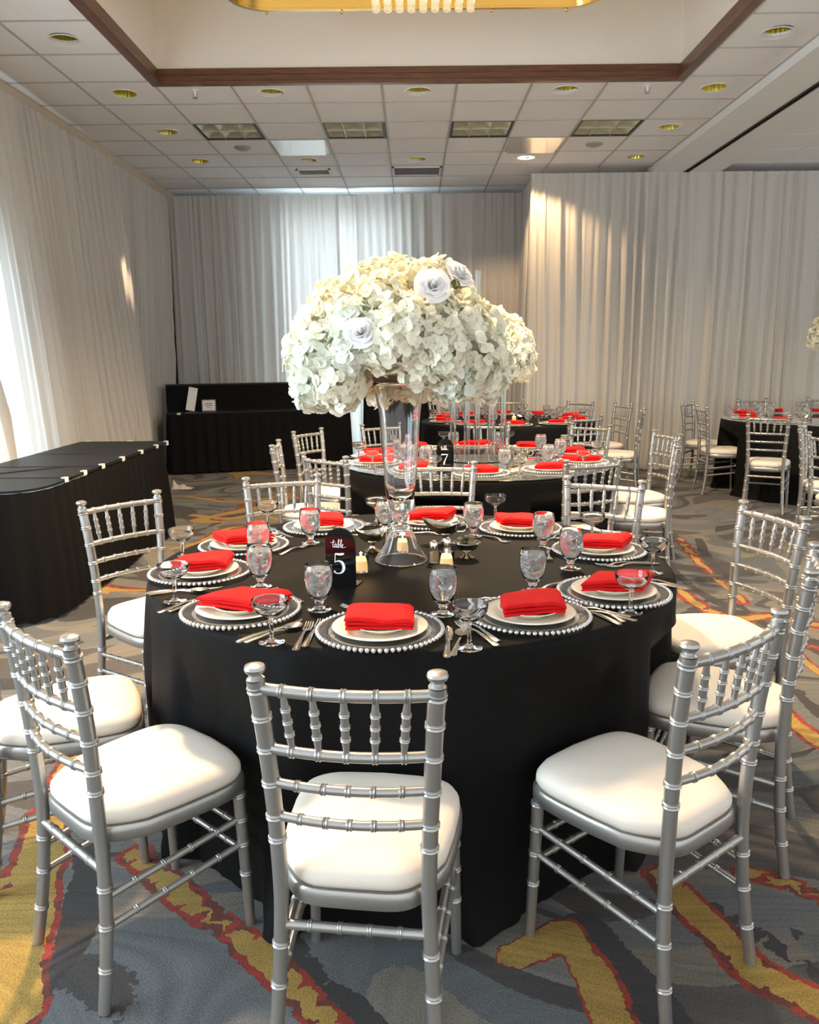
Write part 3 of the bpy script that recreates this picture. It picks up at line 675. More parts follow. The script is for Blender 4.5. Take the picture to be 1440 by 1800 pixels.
# ------------------------------------------------------------------ chiavari chair
def post_path(s):
    # (x, y, z) of a back post that runs on down as rear leg
    P = [(0.170, -0.222, 0.0), (0.164, -0.206, 0.10), (0.157, -0.192, 0.22), (0.150, -0.185, 0.36), (0.149, -0.186, 0.44), (0.152, -0.190, 0.56), (0.158, -0.198, 0.68), (0.165, -0.212, 0.80), (0.170, -0.222, 0.868)]
    return [(s * x, y, z) for x, y, z in P]
def post_at(s, z):
    P = post_path(s)
    for a, b in zip(P, P[1:]):
        if a[2] <= z <= b[2]:
            t = (z - a[2]) / (b[2] - a[2]); return Vector(a).lerp(Vector(b), t)
    return Vector(P[-1])
def chair_parts():
    parts = []
    Z = lambda z: z / 0.8705
    for s in (-1, 1):
        m = MB(); path = spline(post_path(s), 3)
        m.add(ringed(path, 0.0145, 0.0172, [Z(z) for z in (0.10, 0.20, 0.29, 0.525, 0.575, 0.648, 0.722, 0.79, 0.85)], 0.0030, 0.0072, 14))
        top = post_at(s, 0.868)
        m.add(lathe([(0.0168, 0.0), (0.0125, 0.005), (0.012, 0.009), (0.0185, 0.015), (0.0205, 0.021), (0.0185, 0.027), (0.009, 0.0305), (0, 0.031)], 14), TR(*top))
        parts.append(('back_post', m.mesh('back_post', 'silver_paint', 29)))
    def rail(z, bow, r, rings):
        a, b = post_at(-1, z), post_at(1, z); pts = []
        for i in range(13):
            t = i / 12; p = a.lerp(b, t); p.y -= bow * (1 - (2*t - 1) ** 2); pts.append(p)
        m = MB(); m.add(ringed(pts, r, r, rings, 0.0024, 0.0062, 14)); return m.mesh('back_rail', 'silver_paint', 29), pts
    R1, p1 = rail(0.850, 0.022, 0.0115, (0.155, 0.325, 0.5, 0.675, 0.845)); R2, p2 = rail(0.722, 0.022, 0.0105, (0.17, 0.335, 0.5, 0.665, 0.83))
    R3, _ = rail(0.648, 0.022, 0.0095, (0.18, 0.35, 0.5, 0.65, 0.82)); R4, _ = rail(0.575, 0.022, 0.0095, (0.18, 0.35, 0.5, 0.65, 0.82))
    parts += [('back_rail', R) for R in (R1, R2, R3, R4)]
    for t1, t2 in ((0.155, 0.17), (0.325, 0.335), (0.5, 0.5), (0.675, 0.665), (0.845, 0.83)):
        def on(pts, t):
            k = t * 12; i = min(int(k), 11); return Vector(pts[i]).lerp(Vector(pts[i+1]), k - i)
        a, b = on(p1, t1), on(p2, t2)
        m = MB(); m.add(ringed([a, a.lerp(b, .12), a.lerp(b, .3), a.lerp(b, .7), a.lerp(b, .88), b], 0.008, 0.008, (0.30, 0.5, 0.70), 0.0022, 0.0046, 14, [(0.0, 0.0055), (0.12, 0.0062), (0.88, 0.0062), (1.0, 0.0055)]))
        parts.append(('spindle', m.mesh('spindle', 'silver_paint', 29)))
    # seat outline: rounded trapezoid with a nip at the posts
    def outline(k, n=44):
        pts = []
        for i in range(n):
            a = 2 * pi * i / n; c, s = cos(a), sin(a); e = 0.42
            x = abs(c) ** e * (1 if c > 0 else -1); y = abs(s) ** e * (1 if s > 0 else -1)
            hw = 0.172 + 0.028 * (y + 1) / 2
            if y < -0.3: hw -= 0.030 * ss(0.3, 0.9, -y)
            if y > 0: y2 = y * (0.205 + 0.012 * (1 - abs(x)))
            else: y2 = y * 0.192
            pts.append((x * (hw + k), y2 + (k if y > 0 else -k) * abs(y)))
        return pts
    fr = MB(); n = 44
    A = outline(0.0); B = outline(-0.03); v, f = [], []
    for z, O in ((0.378, A), (0.384, outline(.004)), (0.410, outline(.004)), (0.416, A), (0.416, B), (0.378, B)):
        for x, y in O:
            dz = -0.0 if y > -0.1 else 0.0
            v.append((x, y, z + dz))
    for r_ in range(6):
        for i in range(n):
            j = (i+1) % n; f.append((r_*n+i, r_*n+j, ((r_+1) % 6)*n+j, ((r_+1) % 6)*n+i))
    fr.add((v, f)); parts.append(('seat_frame', fr.mesh('seat_frame', 'silver_paint', 40)))
    cu = MB(); v, f = [], []
    rows = [(0.4165, -0.008), (0.419, 0.0), (0.429, 0.005), (0.443, 0.004), (0.456, -0.004), (0.464, -0.02), (0.469, -0.05), (0.472, -0.10)]
    for z, k in rows:
        for x, y in outline(k): v.append((x * 0.968, y * 0.972, z + 0.002 * noise.noise((x * 14, y * 14, z))))
    for r_ in range(len(rows) - 1):
        for i in range(n):
            j = (i+1) % n; f.append((r_*n+i, r_*n+j, (r_+1)*n+j, (r_+1)*n+i))
    v.append((0, 0, 0.474)); c = len(v) - 1; base = (len(rows) - 1) * n
    for i in range(n): f.append((base+i, base+(i+1) % n, c))
    f.append(tuple(range(n))[::-1])
    cu.add((v, f)); parts.append(('seat_cushion', cu.mesh('seat_cushion', 'cushion', 80)))
    def fleg(s, z): 
        t = z / 0.38; return Vector((s * (0.178 - 0.008 * t), 0.180 - 0.012 * t, z))
    for s in (-1, 1):
        m = MB(); m.add(ringed([fleg(s, 0), fleg(s, 0.2), fleg(s, 0.379)], 0.0125, 0.0155, (0.40, 0.62, 0.80, 0.975), 0.0027, 0.007, 14))
        parts.append(('leg', m.mesh('leg', 'silver_paint', 29)))
    def stretch(a, b, r, rings=(0.2, 0.4, 0.6, 0.8)):
        m = MB(); m.add(ringed([a, Vector(a).lerp(Vector(b), .5), b], r, r, rings, 0.0020, 0.005, 14)); return ('stretcher', m.mesh('stretcher', 'silver_paint', 29))
    for s in (-1, 1):
        parts.append(stretch(post_at(s, 0.265), fleg(s, 0.305), 0.0085)); parts.append(stretch(post_at(s, 0.195), fleg(s, 0.235), 0.0085))
    parts.append(stretch(fleg(-1, 0.285), fleg(1, 0.285), 0.0085)); parts.append(stretch(fleg(-1, 0.215), fleg(1, 0.215), 0.0085))
    parts.append(stretch(post_at(-1, 0.33), post_at(1, 0.33), 0.0105))
    return parts
chair = Proto('chiavari_chair', 'chair', chair_parts())
T5, T7, T3, TR_ = (-0.01, 2.76), (0.42, 5.42), (1.0, 8.7), (4.15, 8.5)
CHAIRS = []
def put_chair(mx, my, label, group, face=None, ang=None):
    """mx, my: middle of the chair's back top; face: point it looks at, or ang: direction in degrees"""
    a = radians(ang) if ang is not None else atan2(face[1] - my, face[0] - mx)
    rz = a - pi / 2
    loc = (mx + cos(a) * 0.222, my + sin(a) * 0.222, 0)
    CHAIRS.append((loc[0], loc[1], a))
    chair.place('silver chair with white cushion, ' + label, loc, rz, group)
g5, g7, g3, gR = 'silver chairs around table five', 'silver chairs around mirrored table seven', 'silver chairs around the far black table', 'silver chairs at the right-hand tables'
put_chair(-0.128, 1.412, 'front middle with its back to the viewer', g5, ang=83)
put_chair(-0.835, 1.715, 'front left, facing table five from the lower left corner', g5, ang=48)
put_chair(-1.235, 2.16, 'cut by the left edge, second left of table five', g5, ang=24)
put_chair(-1.202, 3.305, 'left of table five against the black buffet skirt', g5, ang=-40)
put_chair(-0.622, 3.835, 'behind table five, left of the vase', g5, ang=-72)
put_chair(0.149, 4.30, 'behind table five, just right of the vase', g5, ang=-93)
put_chair(0.862, 3.671, 'behind table five at its right, beside the red napkins', g5, ang=-117)
put_chair(1.303, 2.924, 'right of table five, third back from the lower right corner', g5, ang=-166)
put_chair(1.115, 2.226, 'seen edge-on at the right, between two other chairs', g5, ang=153)
put_chair(0.675, 1.640, 'front right, half shaded seat, nearest the lower right corner', g5, ang=128)
put_chair(-0.90, 5.33, 'edge-on left of table seven, before the black bar', g7, ang=2)
put_chair(-0.80, 6.22, 'standing against the black bar, upper left of table seven', g7, ang=-31)
put_chair(-0.51, 4.66, 'left of table seven near its white edge, half hidden', g7, ang=51)
put_chair(-0.26, 6.70, 'beyond table seven beside the bright drape gap', g7, ang=-62)
put_chair(0.97, 4.38, 'right front of table seven with its back to the viewer', g7, ang=112)
put_chair(1.80, 5.82, 'right of table seven, the farther of two side by side', g7, ang=194)
put_chair(1.64, 5.09, 'right of table seven, the nearer of two side by side', g7, ang=165)
put_chair(1.411, 6.527, 'beyond table seven at its upper right', g7, ang=228)
put_chair(0.614, 6.74, 'beyond table seven, behind the clear tubes', g7, ang=264)
put_chair(1.55, 7.38, 'near side of the far black table, back to the viewer', g3, ang=113)
put_chair(0.348, 9.95, 'far side of the black table, left of the clear tubes', g3, ang=-63)
put_chair(1.155, 10.02 - 0.06, 'far side of the black table, right of the clear tubes', g3, ang=-97)
put_chair(1.957, 9.633, 'far right side of the black table, facing the viewer', g3, ang=-135)
put_chair(2.32, 9.103, 'right of the far black table, the farther of two', g3, ang=-163)
put_chair(2.27, 8.15, 'right of the far black table, the nearer of two', g3, ang=160)
put_chair(3.10, 9.32, 'left of the right mirrored table, the farther of two edge-on', gR, ang=-38)
put_chair(2.98, 8.50, 'left of the right mirrored table, the nearer of two edge-on', gR, ang=-3)
put_chair(4.06, 9.90, 'beyond the right mirrored table against the drape', gR, ang=-87)
put_chair(3.16, 7.32, 'with its back to the viewer before the right mirrored table', gR, ang=62)
put_chair(3.01, 6.35, 'edge-on at the right edge, the farther of two', gR, ang=-30)
put_chair(2.83, 5.58, 'cut by the right edge, the nearer of two', gR, ang=20)
put_chair(4.92, 9.90, 'beyond the right mirrored table, cut by the right edge', gR, ang=-115)

# ------------------------------------------------------------------ round tables
def round_cloth(R, zt, nf, seed, amp=0.05, flare=0.10, puddle=(), c=(0, 0)):
    near_chairs = [q for q in CHAIRS if math.hypot(q[0] - c[0], q[1] - c[1]) < 1.6]
    n = 288; v, f = [], []
    rows = []
    for rr in (0.0, 0.3, 0.6, 0.85, 0.95, 0.985): rows.append(('t', rr))
    rows.append(('e', 0.0)); rows.append(('e', 0.35)); rows.append(('e', 0.75))
    for q in (0.02, 0.06, 0.12, 0.2, 0.3, 0.42, 0.55, 0.68, 0.8, 0.9, 0.96, 1.0): rows.append(('s', q))
    idx = []
    for kind, q in rows:
        if kind == 't' and q == 0: idx.append([len(v)]); v.append((0, 0, zt)); continue
        row = []
        for i in range(n):
            a = 2 * pi * i / n
            ph = noise.noise((cos(a) * 2.2, sin(a) * 2.2, seed)) * 3
            fold = cos(nf * a + ph * 1.6) + 0.45 * cos((nf * 2 + 1) * a + seed + ph)
            fold += 0.8 * noise.noise((cos(a) * 4, sin(a) * 4, seed + 8))
            if kind == 't': r, z = R * q, zt
            elif kind == 'e':
                b = q * pi / 2; r, z = R - 0.012 + 0.012 * sin(b), zt - 0.012 + 0.012 * cos(b)
            else:
                z = (zt - 0.012) * (1 - q) + 0.005
                g = q ** 0.75
                r = R + flare * g + amp * g * fold
                if q > 0.9: r += 0.02 * (q - 0.9) * 10 * (1 + noise.noise((a * 6, seed, 2)))
                for pa, pw, pd in puddle:
                    da = (a - pa + pi) % (2 * pi) - pi
                    r += pd * ss(0.7, 1.0, q) * math.exp(-(da / pw) ** 2)
                if r < R + 0.002: r = R + 0.002
                k = 1 - ss(0.52, 0.66, z)                     # the seats push the hanging cloth inwards
                if k > 0:
                    r2 = r
                    for cx, cy, ca in near_chairs:
                        for _ in range(60):
                            dx, dy = c[0] + r2 * cos(a) - cx, c[1] + r2 * sin(a) - cy
                            ly = dx * cos(ca) + dy * sin(ca); lx = dx * sin(ca) - dy * cos(ca)
                            if ly < 0.24 - 0.05 * max(0, abs(lx) - 0.15) / 0.07 and abs(lx) < 0.23: r2 -= 0.008
                            else: break
                    r = r + (r2 - r) * k
            row.append(len(v)); v.append((r * cos(a), r * sin(a), z))
        idx.append(row)
    for A, B in zip(idx, idx[1:]):
        for i in range(n):
            j = (i + 1) % n
            if len(A) == 1: f.append((A[0], B[i], B[j]))
            else: f.append((A[i], B[i], B[j], A[j]))
    mb = MB(); mb.add((v, f)); return mb.mesh('tablecloth', 'black_cloth', 180)
def table_under(nm, label, c, R):
    t = thing(nm, label, 'table', (c[0], c[1], 0))
    m = MB(); m.add(lathe([(0, 0.715), (R - 0.03, 0.715), (R - 0.02, 0.722), (R - 0.02, 0.738), (R - 0.03, 0.744), (0, 0.744)], 48)); obj('tabletop', m.mesh('tabletop', 'tan_wall'), t)
    for k in range(4):
        a = pi / 4 + k * pi / 2; l = MB(); l.add(tube([(0.42 * cos(a), 0.42 * sin(a), 0), (0.42 * cos(a), 0.42 * sin(a), 0.715)], 0.018, 10)); obj('leg', l.mesh('leg', 'steel'), t)
ZT = 0.75
for nm, c, R, sd, lab in (('t5', T5, 0.878, 1.0, 'black floor-length tablecloth on the nearest round table, table five'), ('t7', T7, 0.915, 2.0, 'black tablecloth under the round mirror of table seven'),
                    ('t3', T3, 0.91, 3.0, 'black tablecloth of the far round table before the right drape'), ('tr', TR_, 0.91, 4.0, 'black tablecloth of the right-hand round table by the drape')):
    table_under('round_table', {'t5': 'round banquet table hidden under the nearest black cloth', 't7': 'round banquet table hidden under the mirrored table seven', 't3': 'round banquet table hidden under the far black cloth', 'tr': 'round banquet table hidden under the right-hand black cloth'}[nm], c, R)
    o = obj('tablecloth', round_cloth(R, ZT, 13, sd, 0.026 if nm == 't5' else 0.02, 0.034 if nm == 't5' else 0.022, ((-1.52, 0.09, 0.09), (-1.9, 0.12, 0.04), (-0.9, 0.1, 0.04)) if nm == 't5' else (), c), None, (c[0], c[1], 0))
    tag(o, lab, 'tablecloth', 'black round tablecloths')
for c, lab in ((T7, 'round mirror topping table seven'), (TR_, 'round mirror topping the right-hand table')):
    m = MB(); m.add(lathe([(0, 0), (0.905, 0), (0.912, 0.002), (0.912, 0.006), (0.908, 0.008), (0, 0.008)], 96)); o = obj('mirror_top', m.mesh('mirror_top', 'mirror', 30), None, (c[0], c[1], ZT + 0.0015))
    tag(o, lab, 'mirror', 'round table mirrors')

# ------------------------------------------------------------------ tableware
def charger_parts():
    d = MB(); d.add(lathe([(0, 0.0), (0.100, 0.0), (0.118, 0.004), (0.150, 0.010), (0.158, 0.0115), (0.158, 0.0140), (0.148, 0.0135), (0.116, 0.0075), (0.098, 0.0035), (0, 0.0035)], 64))
    b = MB(); N = 66
    ic = lathe([(0, -0.0066), (0.0047, -0.0047), (0.0066, 0), (0.0047, 0.0047), (0, 0.0066)], 8)
    for k in range(N):
        a = 2 * pi * k / N; b.add(ic, TR(0.1615 * cos(a), 0.1615 * sin(a), 0.0128))
    rg = MB(); rg.add(lathe([(0.121, 0.0082), (0.124, 0.0096), (0.127, 0.0095), (0.1285, 0.0105), (0.131, 0.0112), (0.133, 0.0108)], 64))
    return [('dish', d.mesh('dish', 'charger')), ('bead_rim', b.mesh('bead_rim', 'bead', 180), [], 'stuff'), ('inner_ring', rg.mesh('inner_ring', 'bead'))]
charger = Proto('charger_plate', 'charger plate', charger_parts())
def plate_mesh(nm, R):
    m = MB(); k = R / 0.125
    m.add(lathe([(0, 0.003), (0.07*k, 0.003), (0.075*k, 0.0), (0.080*k, 0.003), (0.09*k, 0.008), (R, 0.0175), (R + .0015, 0.019), (R, 0.0203), (0.092*k, 0.0125), (0.083*k, 0.0085), (0.072*k, 0.0062), (0, 0.0062)], 56))
    return m.mesh(nm, 'plate', 60)
dinner = Proto('dinner_plate', 'plate', [('p', plate_mesh('dinner_plate', 0.122))])
side = Proto('side_plate', 'plate', [('p', plate_mesh('side_plate', 0.082))])
def napkin_mesh(seed, skew, w=0.175, d=0.115, open_=1.0):
    """folded dinner napkin: three stacked soft layers, folds toward -y"""
    rnd = random.Random(seed); mb = MB(); z0 = 0.0
    for li, (th, fo, ww) in enumerate(((0.008, -0.006, 0.97), (0.010, 0.004, 0.99), (0.013, -0.002, 1.0))):
        n, prof = 16, []
        dd = d * (0.96 + 0.03 * li)
        K = 8
        for k in range(K + 1): prof.append((-dd/2 + fo - th/2 * sin(pi * k / K), z0 + th/2 - th/2 * cos(pi * k / K)))
        for k in range(1, 6): prof.append((-dd/2 + fo + dd * k / 6, z0 + th * (1 + 0.10 * sin(pi * k / 6))))
        for k in range(K + 1): prof.append((dd/2 + th/2 * sin(pi * k / K) * 0.8, z0 + th/2 + th/2 * cos(pi * k / K)))
        for k in range(1, 6): prof.append((dd/2 - dd * k / 6 + fo * k / 6, z0))
        np_ = len(prof); v, f = [], []
        for i in range(n + 1):
            t = i / n * 2 - 1; e = 1 - 0.55 * max(0, abs(t) - 0.9) / 0.1 * (1 if li == 2 else 0.6)
            for (y, z) in prof:
                zz = z0 + (z - z0) * e
                x = t * w / 2 * ww + skew * (y + 0.02) + 0.004 * noise.noise((y * 30, seed, li))
                sag = -0.010 * max(0, abs(t) - 0.55) ** 1.5 * open_ - 0.012 * max(0, -y / d - 0.15) * (0.5 + 0.5 * noise.noise((t * 1.5, seed, 3)))
                lift = 0.006 * noise.noise((x * 12, y * 12, seed + 0.3 * li)) + 0.008 * open_ * (0.5 + 0.5 * noise.noise((t * 1.3, seed * 2.0, li))) * max(0, -y / d) * li
                v.append((x, y + 0.004 * noise.noise((t * 2, seed, li + 5)), zz + (sag + lift) * (0.4 + 0.3 * li)))
        for i in range(n):
            for k in range(np_):
                j = (k + 1) % np_; f.append((i*np_+k, i*np_+j, (i+1)*np_+j, (i+1)*np_+k))
        f.append(tuple(range(np_))); f.append(tuple(n*np_ + k for k in range(np_))[::-1])
        mb.add((v, f)); z0 += th * 0.97
    return mb.mesh('napkin', 'red_napkin', 50)
naps = [napkin_mesh(k, s) for k, s in enumerate((0.0, 0.45, -0.35, 0.25))]
gob = MB(); gob.add(lathe([(0, 0.0), (0.033, 0.0), (0.035, 0.002), (0.033, 0.004), (0.018, 0.007), (0.010, 0.012), (0.009, 0.018), (0.0125, 0.023), (0.012, 0.028), (0.018, 0.036), (0.030, 0.052), (0.0375, 0.074), (0.0405, 0.098), (0.0400, 0.122), (0.0375, 0.146), (0.0368, 0.148), (0.0360, 0.146), (0.0384, 0.122), (0.0389, 0.098), (0.0360, 0.075), (0.0285, 0.054), (0.016, 0.041), (0, 0.038)], 32))
wat = MB(); wat.add(lathe([(0, 0.0388), (0.0154, 0.0417), (0.0278, 0.0546), (0.0353, 0.0754), (0.0382, 0.098), (0.0377, 0.122), (0.0369, 0.132), (0, 0.132)], 32))
icm = MB()
rr_ = random.Random(3)
for k in range(5):
    a = rr_.uniform(0, 6.28); q = rr_.uniform(0.004, 0.015); hh = 0.0085
    icm.add(box(-hh, hh, -hh, hh, -hh, hh), TR(q * cos(a), q * sin(a), 0.088 + 0.0085 * k) @ Matrix.Rotation(rr_.uniform(0, 3), 4, (rr_.random(), rr_.random(), 1)))
for mb_ in (gob, wat, icm): mb_.v = [(x, y, z * 0.90) for x, y, z in mb_.v]
goblet = Proto('water_goblet', 'glass', [('bowl', gob.mesh('bowl', 'glass', 60)), ('water', wat.mesh('water', 'water', 60), [('ice', icm.mesh('ice', 'ice', 0))])])
cou = MB(); cou.add(lathe([(0, 0.0), (0.031, 0.0), (0.033, 0.002), (0.030, 0.0035), (0.012, 0.006), (0.0055, 0.014), (0.0048, 0.03), (0.006, 0.045), (0.0045, 0.058), (0.007, 0.066), (0.022, 0.073), (0.037, 0.084), (0.0445, 0.098), (0.046, 0.112), (0.0455, 0.1135), (0.0448, 0.112), (0.043, 0.099), (0.036, 0.0865), (0.021, 0.0755), (0, 0.0715)], 32))
coupe = Proto('champagne_coupe', 'glass', [('g', cou.mesh('champagne_coupe', 'glass', 60))])
def sweep(sec):
    """flat tapering bar: sections (y, halfwidth, z, thickness, x offset)"""
    v, f = [], []
    for y, hw, z, t, xo in sec:
        v += [(xo - hw, y, z + t * .3), (xo - hw * .6, y, z + t), (xo + hw * .6, y, z + t), (xo + hw, y, z + t * .3), (xo + hw * .6, y, z), (xo - hw * .6, y, z)]
    for i in range(len(sec) - 1):
        for k in range(6):
            j = (k + 1) % 6; f.append((i*6+k, i*6+j, (i+1)*6+j, (i+1)*6+k))
    f.append(tuple(range(6))); n = (len(sec) - 1) * 6; f.append(tuple(n + k for k in range(6))[::-1])
    return v, f
def fork_mesh(L=0.195):
    m = MB(); k = L / 0.195
    m.add(sweep([(-0.098*k, .005, .001, .003, 0), (-0.092*k, .010, .001, .003, 0), (-0.05*k, .0065, .004, .003, 0), (0.0, .0035, .008, .003, 0), (0.03*k, .004, .006, .0028, 0), (0.045*k, .0105, .002, .002, 0), (0.056*k, .0120, .002, .0018, 0)]))
    for xo in (-.0098, -.0033, .0033, .0098): m.add(sweep([(0.055*k, .0022, .002, .0018, xo), (0.08*k, .0018, .003, .0018, xo), (0.098*k, .0009, .008, .0014, xo * .95)]))
    return m.mesh('fork', 'steel', 50)
def knife_mesh():
    m = MB(); m.add(sweep([(-0.115, .006, .001, .004, 0), (-0.108, .0095, .001, .005, 0), (-0.06, .0075, .002, .006, 0), (0.0, .0055, .002, .005, 0), (0.004, .0095, .001, .0035, .001), (0.06, .0105, .001, .002, .0015), (0.10, .008, .001, .0016, .0005), (0.115, .0015, .001, .001, -.003)])); return m.mesh('knife', 'steel', 50)
def spoon_mesh():
    m = MB(); m.add(sweep([(-0.085, .005, .001, .003, 0), (-0.08, .009, .001, .003, 0), (-0.04, .006, .004, .003, 0), (0.0, .0032, .008, .003, 0), (0.03, .0036, .005, .0028, 0), (0.045, .005, .003, .002, 0)]))
    v, f = [], []
    nr, na = 5, 18
    for s, off in ((0, 0.0012), (1, 0.0)):
        for r_ in range(nr + 1):
            q = r_ / nr
            for a in range(na):
                t = 2*pi*a/na; v.append((0.020*q*cos(t), 0.064 + 0.028*q*sin(t), 0.0015 + 0.0085*q*q + off))
    n = (nr+1)*na
    for r_ in range(nr):
        for a in range(na):
            b = (a+1) % na; f.append((r_*na+a, r_*na+b, (r_+1)*na+b, (r_+1)*na+a)); f.append((n+r_*na+b, n+r_*na+a, n+(r_+1)*na+a, n+(r_+1)*na+b))
    for a in range(na):
        b = (a+1) % na; f.append((nr*na+a, nr*na+b, n+nr*na+b, n+nr*na+a))
    m.add((v, f)); return m.mesh('spoon', 'steel', 50)
fork = Proto('fork', 'fork', [('m', fork_mesh())]); sfork = Proto('dessert_fork', 'fork', [('m', fork_mesh(0.165))])
knife = Proto('knife', 'knife', [('m', knife_mesh())]); spoon = Proto('spoon', 'spoon', [('m', spoon_mesh())])
PN = {'red_napkin': None}
def nap_place(label, loc, rz, k, group):
    o = obj('napkin', naps[k % len(naps)], None, loc, (0, 0, rz)); return tag(o, label, 'napkin', group)

# table five: ten settings; positions measured on the table
S5 = [  # charger xy, seat phrase, napkin turn (deg, relative to the picture's x), napkin variant
    ((-0.089, 2.012), 'the front seat nearest the viewer', 0, 0), ((-0.483, 2.184), 'the front left seat', -22, 1), ((0.311, 2.124), 'the front right seat', 12, 3), ((0.588, 2.331), 'the right seat', -4, 1),
    ((-0.701, 2.597), 'the left seat', 14, 3), ((-0.633, 2.968), 'the upper left seat', 16, 2), ((-0.369, 3.290), 'the far left seat', -14, 2), ((0.061, 3.375), 'the far seat right of the vase', 4, 1),
    ((0.430, 3.233), 'the far right seat', -12, 2), ((0.662, 2.855), 'the upper right seat', -6, 1)]
GOB5 = [(0.079, 2.167), (-0.268, 2.216), (0.356, 2.379), (0.520, 2.640), (-0.477, 2.450), (-0.543, 2.785), (-0.394, 3.043), (-0.114, 3.213), (0.233, 3.139), (0.473, 2.923)]
GOB5N = ['just right of the front setting, before a candle', 'in front of the table five sign', 'standing alone right of centre', 'before the red napkin of the upper right seat', 'left of centre, the nearer of two overlapping goblets', 'left of centre, the farther of two overlapping goblets', 'before the far left napkin', 'seen behind the vase foot', 'behind the table, right of the vase', 'before the far right napkin']
COU5 = [(0.133, 1.900), (-0.358, 1.950), (0.595, 2.165), (0.773, 2.575), (-0.700, 2.301), (-0.813, 2.793), (-0.601, 3.300), (-0.157, 3.382), (0.348, 3.430), (0.669, 3.007)]
COU5N = ['at the right of the front setting', 'before the front left setting', 'before the right setting', 'at the right table edge behind the right setting', 'before the left setting', 'at the left table edge behind the left setting', 'at the far left edge of the table', 'behind the vase at its left', 'at the far edge between two red napkins', 'at the far right edge before a chair']
ZC = ZT + 0.001
for k, ((x, y), ph, nr_, nv) in enumerate(S5):
    seat = atan2(T5[1] - y, T5[0] - x); rz = seat - pi/2
    R3 = lambda lx, ly: (x + lx * cos(rz) - ly * sin(rz), y + lx * sin(rz) + ly * cos(rz))
    at = 'at %s of table five' % ph
    charger.place('silver-beaded charger ' + at, (x, y, ZC), rz, 'beaded chargers on table five')
    dinner.place('cream dinner plate ' + at, (x, y, ZC + 0.0045), rz, 'dinner plates on table five')
    dx, dy = R3(0.004, 0.006)
    side.place('small cream plate under napkin ' + at, (dx, dy, ZC + 0.0115), rz, 'small plates on table five')
    nap_place('folded red napkin ' + at, (x + (0.004 if k else 0.0), y + 0.006, ZC + 0.030), radians(nr_), nv, 'red napkins on table five')
    for i, (lx, ly, P_, nm, tw) in enumerate(((-0.192, -0.045, fork, 'outer dinner fork', 4), (-0.171, -0.020, fork, 'inner dinner fork', 2), (0.178, -0.045, knife, 'table knife', 1), (0.205, -0.062, spoon, 'teaspoon', -3), (-0.02, 0.192, sfork, 'dessert fork laid crosswise', 78))):
        if k == 0 and i == 4: lx = -0.06
        px_, py_ = R3(lx, ly)
        # keep clear of the glasses that stand there
        P_.place('steel %s %s' % (nm, at), (px_, py_, ZC), rz + radians(tw + random.uniform(-4, 4)), 'cutlery on table five')
for (x, y), n_ in zip(GOB5, GOB5N): goblet.place('goblet of iced water on table five, ' + n_, (x, y, ZC), random.uniform(0, 6), 'water goblets on table five')
for (x, y), n_ in zip(COU5, COU5N): coupe.place('empty champagne coupe on table five, ' + n_, (x, y, ZC), 0, 'champagne coupes on table five')

# other tables: settings on a ring
def ring_settings(c, n, a0, zt, tname, phrases, cut, rc=0.70, lim=None):
    for k in range(n):
        a = a0 + 2 * pi * k / n
        if phrases[k] is None: continue
        x, y = c[0] + rc * cos(a), c[1] + rc * sin(a); rz = a + pi/2
        ph = phrases[k]
        R3 = lambda lx, ly: (x + lx * cos(rz) - ly * sin(rz), y + lx * sin(rz) + ly * cos(rz))
        charger.place('silver-beaded charger at %s of %s' % (ph, tname), (x, y, zt), rz, 'chargers on ' + tname)
        dinner.place('cream dinner plate at %s of %s' % (ph, tname), (x, y, zt + 0.0045), rz, 'dinner plates on ' + tname)
        nap_place('folded red napkin at %s of %s' % (ph, tname), (x, y, zt + 0.021), random.uniform(-0.35, 0.35), k, 'red napkins on ' + tname)
        gx, gy = R3(0.145 if not (cut and k == n - 1) else -0.05, 0.17 if not (cut and k == n - 1) else 0.205); goblet.place('goblet of iced water at %s of %s' % (ph, tname), (gx, gy, zt), 0.3 * k, 'water goblets on ' + tname)
        gx, gy = R3(0.215, -0.06); coupe.place('empty champagne coupe at %s of %s' % (ph, tname), (gx, gy, zt), 0, 'champagne coupes on ' + tname)
        if cut:
            for (lx, ly, P_, nm) in ((-0.195, -0.02, fork, 'dinner fork'), (0.172, -0.03, knife, 'table knife')):
                px_, py_ = R3(lx, ly); P_.place('steel %s at %s of %s' % (nm, ph, tname), (px_, py_, zt), rz + radians(random.uniform(-5, 5)), 'cutlery on ' + tname)
ZM = ZT + 0.0105
ring_settings(T7, 10, radians(-92), ZM, 'mirrored table seven', ['the near seat', 'the near right seat', 'the right seat', 'the upper right seat', 'the far right seat', 'the far seat', 'the far left seat', 'the upper left seat', 'the left seat', 'the near left seat'], True)
ring_settings(T3, 10, radians(-90), ZC, 'the far black table', ['the near seat', 'the near right seat', 'the right seat', 'the upper right seat', 'the far right seat', 'the far seat', 'the far left seat', 'the upper left seat', 'the left seat', 'the near left seat'], False)
ring_settings(TR_, 9, radians(-100), ZM, 'the right-hand table', ['the near seat', 'the near right seat', None, None, 'the far right seat', 'the far seat', 'the far left seat', 'the left seat', 'the near left seat'], False)

